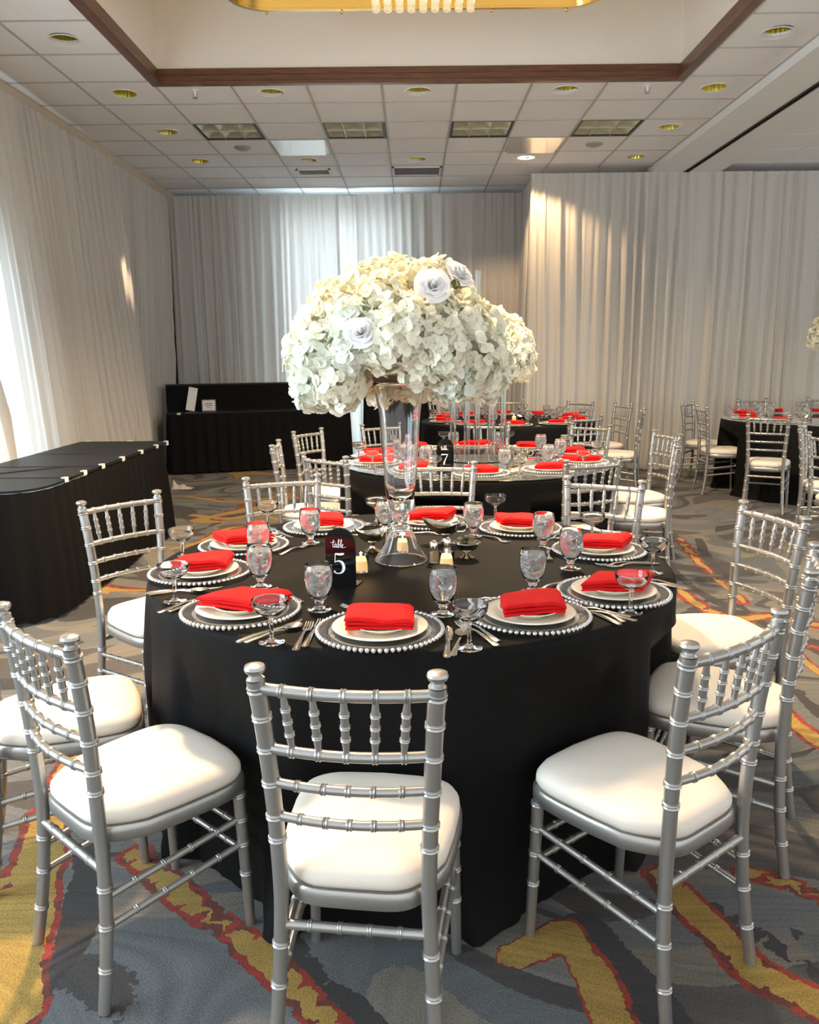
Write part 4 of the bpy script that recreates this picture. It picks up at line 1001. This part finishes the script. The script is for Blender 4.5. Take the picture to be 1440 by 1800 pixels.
# ------------------------------------------------------------------ centrepiece of table five: vase and flowers
VX, VY = -0.045, 2.771
vo = [(0.040, 0.186), (0.0455, 0.205), (0.0495, 0.235), (0.0535, 0.275), (0.0580, 0.33), (0.0625, 0.39), (0.0660, 0.45), (0.0695, 0.50), (0.0745, 0.54), (0.0815, 0.575), (0.0875, 0.60), (0.0900, 0.612)]
vz = [(0.0930, 0.0), (0.0945, 0.002), (0.0900, 0.010), (0.078, 0.028), (0.064, 0.055), (0.050, 0.085), (0.038, 0.110), (0.029, 0.128), (0.0245, 0.138), (0.030, 0.146), (0.0315, 0.156), (0.026, 0.166), (0.030, 0.173)] + vo + [(0.0895, 0.614)] + [(r - 0.0028, z) for r, z in vo[:1:-1]] + [(0.034, 0.218), (0.018, 0.210), (0, 0.209)]
vin = [(0, 0.126), (0.012, 0.124), (0.022, 0.118), (0.035, 0.106), (0.0475, 0.082), (0.0615, 0.052), (0.0757, 0.025), (0.0880, 0.007), (0.0925, 0.0)]
vm = MB(); prof = [(r, z) for r, z in vin] + vz[0:1] + vz[1:]
vm.add(lathe(prof, 56))
o = obj('glass_vase', vm.mesh('glass_vase', 'glass', 60), None, (VX, VY, ZC)); tag(o, 'tall clear glass trumpet vase with bell foot on table five', 'vase')

def petal_vf(L, W, cup, seed, nx=3, ny=4):
    v, f = [], []; rnd = random.Random(seed)
    for j in range(ny + 1):
        t = j / ny; hw = W * sin(pi * (0.12 + 0.80 * t)) ** 0.8
        for i in range(nx + 1):
            s = i / nx * 2 - 1
            v.append((s * hw, L * (0.08 + 0.92 * t), cup * t * t + 0.18 * hw * s * s + 0.0025 * noise.noise((s * 2, t * 3, seed))))
    for j in range(ny):
        for i in range(nx): a = j*(nx+1)+i; f.append((a, a+1, a+nx+2, a+nx+1))
    return v, f
def hydrangea_mesh(seed, m, R=0.078, nf=104):
    rnd = random.Random(seed); mb = MB()
    for k in range(nf):
        z = 1 - 1.72 * (k + 0.5) / nf; a = k * 2.399963 + rnd.uniform(-.25, .25); r = sqrt(max(0, 1 - z*z))
        nrm = Vector((r * cos(a), r * sin(a), z)); R_ = R * rnd.uniform(0.74, 1.04)
        q = (nrm + Vector((rnd.uniform(-.6, .6), rnd.uniform(-.6, .6), rnd.uniform(-.6, .6)))).normalized().to_track_quat('Z', 'Y').to_matrix().to_4x4()
        base = TR(*(nrm * R_)) @ q @ RZ(rnd.uniform(0, 1.57))
        s = rnd.uniform(0.85, 1.2)
        for p in range(4):
            mb.add(petal_vf(0.0195 * s, 0.0122 * s, rnd.uniform(-0.006, 0.009), seed * 100 + k * 4 + p, 2, 3), base @ RZ(p * pi/2 + rnd.uniform(-.12, .12)))
    return mb.mesh('hydrangea_head', m, 180)
HY = [hydrangea_mesh(1, 'petal'), hydrangea_mesh(2, 'petal_cream'), hydrangea_mesh(3, 'petal_green'), hydrangea_mesh(4, 'petal')]
def rose_parts():
    mb = MB(); rnd = random.Random(5)
    for k in range(24):
        t = k / 23; a0 = k * 2.3999; r0 = 0.0025 + 0.0165 * t; hgt = 0.040 - 0.008 * t; fl = 0.002 + 0.034 * t ** 1.6; span = 1.25 - 0.35 * t
        v, f = [], []; nx, ny = 8, 5
        for j in range(ny + 1):
            q = j / ny
            for i in range(nx + 1):
                u = i / nx * 2 - 1; a = a0 + u * span + 0.25 * u * u
                top = hgt * (1 - 0.30 * abs(u) ** 3)
                rr = r0 * (0.45 + 0.55 * min(1, q * 2)) + fl * q ** 2.2 + 0.0016 * (u + 1) + 0.0012 * noise.noise((u * 3, q * 3, k))
                z = top * q - 0.012 * t - 0.007 * t * max(0, q - 0.7) / 0.3
                v.append((rr * cos(a), rr * sin(a), z))
        for j in range(ny):
            for i in range(nx): b = j*(nx+1)+i; f.append((b, b+1, b+nx+2, b+nx+1))
        mb.add((v, f))
    mb.add(lathe([(0.004, 0.0), (0.0075, 0.015), (0.0075, 0.026), (0.004, 0.034), (0, 0.036)], 10))
    g = MB()
    for k in range(5):
        T = RZ(k * 2*pi/5) @ TR(0, 0.004, -0.012) @ Matrix.Rotation(-0.35, 4, 'X'); g.add(petal_vf(0.032, 0.007, 0.0, 80 + k, 2, 3), T)
    g.add(tube([(0, 0, -0.01), (0.003, 0.002, -0.05), (0, 0, -0.12)], 0.0035, 7))
    return mb.mesh('petals', 'rose', 180), g.mesh('sepals', 'stem_green', 180)
RO = rose_parts()
def arrangement(label, loc, rz, nm_group, roses, seed, n_scale=1.0, low=True):
    t = thing('flower_arrangement', label, 'flowers', loc, rz, nm_group)
    rnd = random.Random(seed)
    f = MB(); f.add(lathe([(0, -0.03), (0.10, -0.03), (0.17, 0.0), (0.24, 0.05), (0.25, 0.10), (0.21, 0.17), (0.13, 0.225), (0, 0.25)], 24)); obj('foam_core', f.mesh('foam_core', 'foam'), t)
    d = MB(); d.add(lathe([(0, -0.052), (0.082, -0.052), (0.088, -0.046), (0.09, -0.03), (0.086, -0.028), (0, -0.028)], 36)); obj('floral_tray', d.mesh('floral_tray', 'tray_brown', 40), t)
    lv = [(-0.050, 0.282, 14), (0.030, 0.300, 14), (0.115, 0.270, 12), (0.190, 0.210, 9), (0.248, 0.125, 6), (0.270, 0.03, 2)]
    for li, (z, r, n) in enumerate(lv):
        for k in range(n):
            a = 2*pi*(k + 0.5 * (li % 2) + rnd.uniform(-.15, .15)) / n
            rr = r + rnd.uniform(-.018, .018); zz = z + rnd.uniform(-.018, .018)
            if li < 2: zz += (0.105, 0.05)[li] * math.exp(-(((a + rz + pi/2 + pi) % (2*pi) - pi) / 0.46) ** 2)
            p = Vector((rr * cos(a), rr * sin(a), zz))
            dirv = Vector((cos(a) * max(r, .02), sin(a) * max(r, .02), zz - 0.02 + (0.12 if li > 2 else -0.02)))
            o = obj('hydrangea_head', HY[rnd.choice((0, 1, 1, 3) if li > 2 else (0, 2, 2, 3, 1))], t, p)
            o.rotation_euler = dirv.to_track_quat('Z', 'Y').to_euler(); s = rnd.uniform(0.95, 1.15); o.scale = (s, s, s)
    # inner lower ring that closes the underside
    for k in range(9):
        a = 2*pi*k/9
        if abs((a + rz + pi/2 + pi) % (2*pi) - pi) < 0.75: continue
        o = obj('hydrangea_head', HY[2 if k % 2 else 0], t, (0.185 * cos(a), 0.185 * sin(a), 0.025)); o.rotation_euler = Vector((cos(a), sin(a), -1.4)).to_track_quat('Z', 'Y').to_euler()
    for p, dv, s in roses:
        o = obj('rose', RO[0], t, p); o.rotation_euler = Vector(dv).to_track_quat('Z', 'Y').to_euler(); o.scale = (s, s, s); o['label'] = 'white rose'
        obj('sepals', RO[1], o)
    return t
arrangement('large dome of cream hydrangeas with three white roses in the glass vase', (VX, VY, 1.418), 0, 'hydrangea centrepieces', [((0.105, -0.255, 0.235), (0.10, -1, 0.35), 1.05), ((-0.105, -0.335, 0.10), (-0.1, -1, 0.30), 0.92), ((0.185, -0.15, 0.275), (0.55, -0.55, 0.65), 1.0)], 11)
arrangement('cream hydrangea dome on clear tubes over table seven, mostly hidden behind the nearest flowers', (T7[0] + 0.02, T7[1] + 0.02, 1.41), 0.4, 'hydrangea centrepieces', [], 12)
arrangement('cream hydrangea dome cut by the right edge of the picture', (4.42, 8.5, 1.60), 0.9, 'hydrangea centrepieces', [], 13)
# clear tube stand on table seven
st = thing('acrylic_tube_stand', 'clear acrylic tube stand holding the flowers over table seven', 'stand', (T7[0], T7[1], ZM))
for k, (x, y, h_) in enumerate(((-0.16, -0.10, 0.60), (-0.075, -0.17, 0.60), (0.0, -0.05, 1.20), (0.08, -0.16, 0.60), (0.165, -0.09, 0.60))):
    m = MB(); m.add(lathe([(0.020, 0), (0.020, h_), (0.0165, h_), (0.0165, 0.004), (0, 0.004), (0, 0)], 20)); obj('tube', m.mesh('tube', 'acrylic', 40), st, (x, y, 0.006))
m = MB(); m.add(lathe([(0, 0), (0.22, 0), (0.222, 0.003), (0.22, 0.006), (0, 0.006)], 40)); obj('base', m.mesh('base', 'acrylic', 40), st)
st2 = thing('acrylic_tube_stand', 'clear tube stand under the flowers at the right edge', 'stand', (4.42, 8.5, ZM))
for k in range(4):
    a = k * pi/2 + .4; m = MB(); m.add(lathe([(0.02, 0), (0.02, 0.79), (0.0165, 0.79), (0.0165, 0.004), (0, 0.004), (0, 0)], 16)); obj('tube', m.mesh('tube', 'acrylic', 40), st2, (0.12 * cos(a), 0.12 * sin(a), 0.006))
m = MB(); m.add(lathe([(0, 0), (0.2, 0), (0.2, 0.006), (0, 0.006)], 32)); obj('base', m.mesh('base', 'acrylic', 40), st2)

# candles
cup = MB(); cup.add(lathe([(0, 0), (0.021, 0), (0.0225, 0.002), (0.0265, 0.060), (0.0262, 0.061), (0.0252, 0.060), (0.0218, 0.007), (0, 0.0065)], 28))
wx = MB(); wx.add(lathe([(0, 0.0072), (0.0212, 0.0076), (0.0235, 0.041), (0.021, 0.0415), (0.010, 0.0395), (0, 0.039)], 24))
fm = MB(); fm.add(lathe([(0, 0.045), (0.0028, 0.049), (0.0036, 0.054), (0.0022, 0.062), (0, 0.071)], 10)); wk = MB(); wk.add(tube([(0, 0, 0.039), (0.0006, 0, 0.047)], 0.0008, 6))
votive = Proto('votive_candle', 'candle', [('glass_cup', cup.mesh('glass_cup', 'glass', 60)), ('wax', wx.mesh('wax', 'wax', 60), [('wick', wk.mesh('wick', 'black_frame')), ('flame', fm.mesh('flame', 'flame', 180))])])
for (x, y), lab in zip([(-0.175, 2.615), (-0.041, 2.895), (0.108, 2.645)], ['beside the table five sign', 'seen through the glass vase foot', 'beside the salt and pepper shakers']):
    votive.place('lit votive candle in clear glass ' + lab, (x, y, ZC), 0, 'votive candles on table five')
    lamp('candle_light', 'POINT', (x, y, ZC + 0.085), 0.55, (1.0, 0.6, 0.25), shadow_soft_size=0.012)
for (x, y), lab in zip([(T3[0] + .05, T3[1] - .15), (T7[0] - .22, T7[1] + .15)], ['on the far black table', 'on mirrored table seven']):
    votive.place('lit votive candle in clear glass ' + lab, (x, y, ZM if 'seven' in lab else ZC), 0, 'votive candles on other tables')
# shakers
sh = MB(); sh.add(lathe([(0, 0), (0.016, 0), (0.017, 0.003), (0.0125, 0.052), (0.0125, 0.054), (0.0112, 0.052), (0.0150, 0.004), (0, 0.003)], 10))
shc = MB(); shc.add(lathe([(0.0135, 0.052), (0.0138, 0.060), (0.012, 0.070), (0.007, 0.077), (0, 0.079)], 20)); shf = MB(); shf.add(lathe([(0, 0.0035), (0.0146, 0.0042), (0.0118, 0.040), (0, 0.041)], 10))
sm = (sh.mesh('glass_body', 'glass', 20), shc.mesh('cap', 'steel'))
for nm, m_, x, y in (('salt_shaker', 'salt', 0.117, 2.778), ('pepper_shaker', 'pepper', 0.068, 2.735)):
    Proto(nm, 'shaker', [('glass_body', sm[0]), ('contents', shf.mesh('contents', m_)), ('cap', sm[1])]).place('glass %s shaker with domed steel cap, right of the vase' % ('white-filled salt' if m_ == 'salt' else 'brown-filled pepper'), (x, y, ZC))
# footed sauce boats
def boat_mesh(spout, hgt, foot):
    prof = [(0, foot), (0.018, foot + 0.001), (0.034, foot + 0.010), (0.045, foot + 0.027), (0.050, foot + hgt), (0.0485, foot + hgt), (0.043, foot + 0.028), (0.032, foot + 0.013), (0, foot + 0.004)]
    v, f = lathe(prof, 40); nv = []
    for x, y, z in v:
        r = sqrt(x*x + y*y); k = ss(0.02, 0.05, r); a = atan2(y, x)
        sx = 1.25 + (spout * max(0, cos(a)) ** 4 if True else 0)
        nv.append((x * sx, y * (0.92 - 0.25 * max(0, cos(a)) ** 2), z + k * (0.016 * max(0, cos(a)) ** 3 + 0.010 * max(0, -cos(a)) ** 2 - 0.006 * sin(a) ** 2)))
    mb = MB(); mb.add((nv, f)); return mb.mesh('bowl', 'hollowware', 60)
ftm = MB(); ftm.add(lathe([(0, 0), (0.030, 0), (0.031, 0.002), (0.020, 0.008), (0.009, 0.018), (0.0085, 0.026), (0.016, 0.034), (0.02, 0.037), (0, 0.037)], 28)); ftm = ftm.mesh('foot', 'hollowware', 60)
def handle(nm):
    m = MB(); m.add(tube(spline([(-0.060, 0, 0.075), (-0.078, 0, 0.088), (-0.092, 0, 0.072), (-0.080, 0, 0.055), (-0.048, 0, 0.052)]), 0.0035, 8)); return m.mesh(nm, 'hollowware', 180)
for lab, (x, y), rz, sp in (('silver footed sauce boat left of the vase foot', (-0.152, 2.905), radians(200), 0.1), ('silver footed sauce boat with a long spout right of the vase', (0.118, 3.02), radians(150), 0.75)):
    Proto('sauce_boat', 'sauce boat', [('bowl', boat_mesh(sp, 0.042, 0.033)), ('foot', ftm), ('handle', handle('handle'))]).place(lab, (x, y, ZC), rz, 'sauce boats')
bw = MB(); bw.add(lathe([(0, 0.024), (0.02, 0.025), (0.036, 0.034), (0.044, 0.052), (0.050, 0.056), (0.049, 0.058), (0.042, 0.054), (0.034, 0.037), (0, 0.028)], 32))
bf = MB(); bf.add(lathe([(0, 0), (0.027, 0), (0.028, 0.002), (0.015, 0.008), (0.008, 0.016), (0.014, 0.024), (0, 0.026)], 24))
bowl = thing('footed_bowl', 'small silver footed bowl of dark packets behind the right candle', 'bowl', (0.185, 2.80, ZC))
obj('bowl', bw.mesh('bowl', 'hollowware'), bowl); obj('foot', bf.mesh('foot', 'hollowware'), bowl)
for k in range(6):
    q = MB(); q.add(box(-.017, .017, -.012, .012, -.003, .003)); T = TR(0.016 * cos(k * 1.1), 0.016 * sin(k * 1.1), 0.050 + 0.0055 * k) @ RZ(k * 0.9) @ Matrix.Rotation(0.5 * sin(k * 2.0), 4, 'X')
    mm = MB(); mm.add((q.v, q.f), T); obj('packet', mm.mesh('packet', 'dark_green', 0), bowl)
for (x, y), nm in (((T7[0] + 0.27, T7[1] - 0.2), 'silver footed sauce boat on mirrored table seven'), ((T3[0] + 0.1, T3[1] - 0.4), 'silver footed sauce boat on the far black table'), ((TR_[0] - 0.3, TR_[1] - 0.35), 'silver footed sauce boat on the right-hand table')):
    Proto('sauce_boat', 'sauce boat', [('bowl', boat_mesh(0.4, 0.042, 0.033)), ('foot', ftm), ('handle', handle('handle'))]).place(nm, (x, y, ZC if 'far' in nm else ZM), 2.4, 'sauce boats')

# ------------------------------------------------------------------ table number signs
def stroke(pts, wds, th=0.0006):
    pts = [Vector((p[0], p[1], 0)) for p in pts]; v, f = [], []
    for i, p in enumerate(pts):
        t = (pts[min(i+1, len(pts)-1)] - pts[max(i-1, 0)]).normalized(); nrm = Vector((-t.y, t.x, 0)); h_ = wds[i] / 2
        for z in (0, th): v.append((p.x + nrm.x*h_, p.y + nrm.y*h_, z)); v.append((p.x - nrm.x*h_, p.y - nrm.y*h_, z))
    for i in range(len(pts) - 1):
        a, b = 4*i, 4*i+4
        f += [(a+2, a+3, b+3, b+2), (a, b, b+1, a+1), (a, a+2, b+2, b), (a+1, b+1, b+3, a+3)]
    return v, f
WORD = [[(0.14, 0.95), (0.04, 0.45), (0.04, 0.10), (0.13, 0.01), (0.25, 0.15)], [(-0.30, 0.60), (-0.05, 0.63), (0.34, 0.72)],
        [(0.52, 0.44), (0.38, 0.48), (0.27, 0.27), (0.31, 0.04), (0.43, 0.08), (0.54, 0.42), (0.51, 0.12), (0.58, 0.01), (0.70, 0.16)],
        [(0.70, 0.16), (0.88, 0.78), (0.90, 1.02), (0.82, 1.0), (0.75, 0.5), (0.76, 0.06), (0.88, 0.03), (0.97, 0.24), (0.90, 0.44), (0.82, 0.32)],
        [(0.96, 0.26), (1.06, 0.30), (1.24, 0.82), (1.24, 1.04), (1.15, 0.98), (1.09, 0.42), (1.13, 0.05), (1.22, 0.06), (1.36, 0.24)],
        [(1.28, 0.16), (1.40, 0.28), (1.43, 0.43), (1.33, 0.46), (1.27, 0.22), (1.37, 0.02), (1.55, 0.07), (1.85, 0.14)]]
def word_mesh(scale, ox, oy):
    mb = MB()
    for w_ in WORD:
        p = spline([(x, y, 0) for x, y in w_], 6); n = len(p)
        q = [(ox + a.x * scale * 0.95, oy + a.y * scale) for a in p]
        wd = []
        for i in range(n):
            dy = p[min(i+1, n-1)].y - p[max(i-1, 0)].y; wd.append(scale * (0.075 if dy < -0.02 else 0.042))
        mb.add(stroke(q, wd))
    return mb
def digit_mesh(d, h, ox, oy):
    mb = MB()
    S = {'5': [([(0.20, 0.97), (0.45, 0.945), (0.72, 0.97), (0.84, 1.0)], [.05, .11, .11, .03]), ([(0.21, 0.98), (0.185, 0.75), (0.16, 0.53)], [.035, .035, .035]),
               ([(0.16, 0.53), (0.30, 0.60), (0.50, 0.61), (0.70, 0.53), (0.80, 0.32), (0.72, 0.12), (0.52, 0.01), (0.28, 0.0), (0.10, 0.06)], [.03, .05, .08, .13, .15, .12, .06, .05, .06]), ([(0.08, 0.07), (0.14, 0.075), (0.20, 0.06)], [.07, .10, .05])],
         '7': [([(0.08, 0.80), (0.12, 0.98), (0.20, 0.98)], [.03, .05, .06]), ([(0.12, 0.955), (0.5, 0.955), (0.90, 0.97)], [.09, .09, .05]), ([(0.90, 0.97), (0.62, 0.55), (0.46, 0.25), (0.40, 0.0)], [.04, .07, .12, .13])]}[d]
    for p, w_ in S:
        q = spline([(x, y, 0) for x, y in p], 6); n = len(q); wd = []
        for i in range(n):
            t = i / (n - 1) * (len(w_) - 1); k = min(int(t), len(w_) - 2); wd.append((w_[k] + (w_[k+1] - w_[k]) * (t - k)) * h)
        mb.add(stroke([(ox + a.x * h * 0.72, oy + a.y * h) for a in q], wd))
    return mb
def sign(label, loc, rz, digit, w_=0.098, h_=0.185):
    t = thing('table_number_sign', label, 'sign', loc, rz, 'table number signs')
    p = [(-w_/2, 0.0), (w_/2, 0.0), (w_/2, h_ - w_/2)]
    for i in range(1, 16): a = pi * i / 16; p.append((w_/2 * cos(a), h_ - w_/2 + w_/2 * sin(a)))
    p.append((-w_/2, h_ - w_/2)); n = len(p); th = 0.004
    v = [(x, -th, z) for x, z in p] + [(x, 0, z) for x, z in p]; f = [tuple(range(n)), tuple(range(n, 2*n))[::-1]] + [(i, n+i, n+(i+1) % n, (i+1) % n) for i in range(n)]
    m = MB(); m.add((v, f)); obj('panel', m.mesh('panel', 'sign_black', 30), t)
    b = MB(); b.add(box(-w_/2, w_/2, 0.0, 0.062, 0.0, 0.003)); obj('foot_plate', b.mesh('foot_plate', 'sign_black', 0), t)
    R = Matrix.Rotation(pi/2, 4, 'X')
    if digit:
        a = MB(); q = word_mesh(0.025, -0.024, h_ * 0.66); a.add((q.v, q.f), TR(0, -th - 0.0002, 0) @ R); o = obj('word_table', a.mesh('word_table', 'white_ink', 0), t); o['label'] = 'white script word table'
        a = MB(); q = digit_mesh(digit, 0.064, -0.026, h_ * 0.22); a.add((q.v, q.f), TR(0, -th - 0.0002, 0) @ R); o = obj('numeral', a.mesh('numeral', 'white_ink', 0), t); o['label'] = 'white numeral %s' % digit
    return t
sign('black arched sign reading table 5 left of the vase', (-0.226, 2.455, ZC), radians(-16), '5')
sign('black arched sign reading table 7 on the mirrored table', (0.19, 4.84, ZM), radians(-8), '7', 0.10, 0.20)
sign('black arched sign without visible text on the far black table', (T3[0] - 0.18, T3[1] - 0.1, ZC), radians(60), None, 0.11, 0.2)
sign('black arched sign seen edge-on on the right-hand table', (TR_[0] - 0.14, TR_[1] - 0.2, ZM), radians(70), None, 0.11, 0.2)

# ------------------------------------------------------------------ buffet table at the left and bar at the back
def skirt(path, z1, pitch, amp, closed=False, seed=0, hem=0.02):
    """pleated table skirt along a plan path (outward side on the right of travel)"""
    P = [Vector((*p, 0)) for p in path]; L = [0]
    for a, b in zip(P, P[1:]): L.append(L[-1] + (b - a).length)
    n = int(L[-1] / 0.022); v, f = [], []
    zs = [hem, 0.1, 0.3, 0.55, z1 - 0.06, z1 - 0.02, z1 - 0.006]
    def at(s):
        for i in range(len(P) - 1):
            if s <= L[i+1] or i == len(P) - 2:
                d = (P[i+1] - P[i]).normalized(); return P[i] + d * (s - L[i]), Vector((d.y, -d.x, 0))
    for z in zs:
        q = 1 - z / z1
        for i in range(n + 1):
            s = L[-1] * i / n; p, nr = at(s)
            x = s * 2 * pi / pitch + 1.2 * noise.noise((s * 2, seed, 0))
            e = amp * (0.25 + 0.75 * min(1, q * 2.2)) * (0.8 * sin(x) + 0.4 * sin(2.1 * x + 1)) + 0.03 * q * (1 + noise.noise((s * 1.5, q, seed)))
            p = p + nr * (e + 0.006 + amp * .6); v.append((p.x, p.y, z + (0.012 * sin(x) if z == hem else 0)))
    m = n + 1
    for r_ in range(len(zs) - 1):
        for i in range(n): f.append((r_*m+i, r_*m+i+1, (r_+1)*m+i+1, (r_+1)*m+i))
    mb = MB(); mb.add((v, f)); return mb.mesh('skirt', 'black_skirt', 180)
def rounded(pts, r, n=6):
    out = []
    for i, p in enumerate(pts):
        if i in (0, len(pts) - 1): out.append(p); continue
        a, b, c = Vector(pts[i-1]), Vector(p), Vector(pts[i+1]); d1 = (a - b).normalized(); d2 = (c - b).normalized()
        s, e = b + d1 * r, b + d2 * r
        for k in range(n + 1):
            t = k / n; out.append(tuple((s * (1-t)**2 + b * 2*t*(1-t) + e * t*t)))
    return out
def slab(poly, z0, z1, nm, m, rise=None):
    n = len(poly); v = [(x, y, z0) for x, y in poly] + [(x, y, z1) for x, y in poly]
    f = [tuple(range(n))[::-1], tuple(range(n, 2*n))] + [(i, (i+1) % n, n+(i+1) % n, n+i) for i in range(n)]
    mb = MB(); mb.add((v, f)); return mb.mesh(nm, m, 20)
bt = thing('buffet_table', 'long black skirted buffet table along the left drape', 'table', (0, 0, 0))
XR, XL, YN, YF = -2.03, -2.76, 4.28, 6.78
base = rounded([(XL, YN), (XR, YN), (XR, YF), (XL, YF)], 0.12)
plan = [(XL, YN)] + rounded([(XL, YN), (XR, YN), (XR, YF), (XL, YF)], 0.28)[1:-1] + [(XL, YF)]
# three overlapping topper cloths
def topper(y0, y1, z, ncor):
    if ncor: poly = [p for p in plan if p[1] <= y1 - 1e-3] ; poly = poly + [(XR, y1), (XL, y1)]
    elif y1 >= YF: poly = [(XL, y0), (XR, y0)] + [p for p in rounded([(XL, YN), (XR, YN), (XR, YF), (XL, YF)], 0.06)[7:] if p[1] > y0]
    else: poly = [(XL, y0), (XR, y0), (XR, y1), (XL, y1)]
    return poly
ys = [YN, 4.78, 5.28, YF]
for k, (y0, y1) in enumerate(((YN, 4.80), (4.78, 5.26), (5.24, YF))):
    obj('top_cloth', slab(topper(y0, y1, 0, k == 0), 0.738, 0.752 + 0.0035 * k, 'top_cloth', 'buffet_top'), bt)
cr_ = MB()
for (a, b, h_) in (((XL + .02, 5.9), (XR - .2, 5.9), .004), ((-2.62, 4.85), (-2.25, 5.22), .004), ((XL + 0.05, 4.55), (-2.3, 4.42), .004)):
    cr_.add(tube([(a[0], a[1], 0.756), ((a[0]+b[0])/2, (a[1]+b[1])/2 + .01, 0.759), (b[0], b[1], 0.755)], 0.0045, 6))
obj('crease', cr_.mesh('crease', 'buffet_top', 180), bt)
obj('skirt', skirt(rounded([(XL, YN), (XR, YN), (XR, YF), (XL, YF)], 0.28), 0.745, 0.115, 0.018, seed=2), bt)
clm = MB(); clm.add(box(-.022, .022, -.012, .010, 0.0, 0.005)); clm.add(box(-.022, .022, .008, .013, -.03, 0.005)); clm.add(box(-.008, .008, -.020, -.012, 0.001, 0.004)); clm = clm.mesh('skirt_clip', 'clip', 0)
for y in (4.72, 5.00, 5.30, 5.68, 6.08, 6.45, 6.72):
    obj('skirt_clip', clm, bt, (XR - 0.004, y, 0.760), (0, 0, -pi/2))
for x in (-2.7, -2.35): obj('skirt_clip', clm, bt, (x, YF - .004, 0.760), (0, 0, 0))
# bar: front table with taller riser behind, turned a little towards the room
bar = thing('skirted_bar', 'two-level black skirted bar in the back left corner', 'bar', (-2.98, 10.02, 0), radians(18))
W_, D1, D2 = 2.26, 0.42, 0.62
obj('counter_top', slab(rounded([(0, 0), (W_, 0), (W_, D1), (0, D1), (0, 0)], 0.02)[:-1], 0.742, 0.756, 'counter_top', 'buffet_top'), bar)
obj('skirt', skirt([(0, D1), (0, 0), (W_, 0), (W_, D1)], 0.745, 0.14, 0.014, seed=5), bar)
obj('riser_top', slab([(0, D1), (W_, D1), (W_, D2), (0, D2)], 1.075, 1.09, 'riser_top', 'buffet_top'), bar)
rs = MB(); rs.add(box(0.0, W_, D1 + .001, D2, 0.02, 1.074)); obj('riser_cloth', rs.mesh('riser_cloth', 'black_skirt', 0), bar)
obj('skirt_clip', clm, bar, (0.12, 0.004, 0.757), (0, 0, pi))
def bar_pt(lx, ly, z=0.757):
    a = radians(18); return (-2.98 + lx * cos(a) - ly * sin(a), 10.02 + lx * sin(a) + ly * cos(a), z)
# white card leaning, framed certificate
cd_ = MB(); cd_.add(([(-.055, 0, 0), (.055, 0, 0), (.045, .10, .285), (-.065, .10, .285), (-.055, .004, 0), (.055, .004, 0), (.045, .104, .285), (-.065, .104, .285)], [(0, 1, 2, 3), (7, 6, 5, 4), (0, 4, 5, 1), (1, 5, 6, 2), (2, 6, 7, 3), (3, 7, 4, 0)]))
cp = bar_pt(0.27, 0.28); card = obj('menu_card', cd_.mesh('menu_card', 'paper', 0), None, cp, (0, radians(12), radians(10))); card.location.z += 0.012; tag(card, 'tall white card leaning back on the black bar', 'card')
fp = thing('framed_notice', 'small notice in an ornate frame standing on the bar', 'notice', bar_pt(0.50, 0.22), radians(14))
q = MB(); q.add(box(-.085, .085, 0, .008, 0, .145)); obj('card', q.mesh('card', 'paper', 0), fp)
q = MB()
for k in range(30):
    t = k / 30 * 2 * (0.16 + 0.135)
    if t < 0.16: p = (-.08 + t, .007)
    elif t < 0.295: p = (.08, .007 + t - .16)
    elif t < 0.455: p = (.08 - (t - .295), .142)
    else: p = (-.08, .142 - (t - .455))
    q.add(box(p[0] - .007, p[0] + .007, -.004, 0, p[1] - .006, p[1] + .006), None)
obj('border', q.mesh('border', 'ink_grey', 0), fp, kind='stuff')
q = MB()
for k, (hw, hh) in enumerate(((.045, .005), (.05, .004), (.03, .003))): q.add(box(-hw, hw, -.0012, 0, .095 - .025 * k - hh, .095 - .025 * k + hh))
obj('text_lines', q.mesh('text_lines', 'ink_grey', 0), fp, kind='stuff')
# second skirted stand at the right of the bar
sd = thing('skirted_stand', 'narrow black skirted table right of the bright drape gap', 'table', (-0.62, 10.75, 0), radians(2))
obj('top_cloth', slab([(0, 0), (0.9, 0), (0.9, 0.4), (0, 0.4)], 1.045, 1.06, 'top_cloth', 'buffet_top'), sd)
obj('skirt', skirt([(0, 0.4), (0, 0), (0.9, 0), (0.9, 0.4)], 1.045, 0.12, 0.012, seed=8), sd)
# crumpled white cloth on the carpet beside the buffet
cl = MB(); v, f = [], []
for j in range(9):
    for i in range(15):
        x = i / 14 - 0.5; y = j / 8 - 0.5
        hgt = max(0.004, 0.05 * math.exp(-(x*x*10 + y*y*10)) + 0.02 * noise.noise((x * 9, y * 9, 1.5))) + 0.10 * math.exp(-((x + .42) ** 2 * 60 + y*y*20))
        v.append((x * 0.22, y * 0.14, hgt if abs(x) < .49 and abs(y) < .49 else 0.004))
for j in range(8):
    for i in range(14): f.append((j*15+i, j*15+i+1, (j+1)*15+i+1, (j+1)*15+i))
cl.add((v, f)); o = obj('dropped_cloth', cl.mesh('dropped_cloth', 'drape', 180), None, (-2.56, 8.95, 0.002)); tag(o, 'crumpled white cloth on the carpet between buffet and bar', 'cloth')
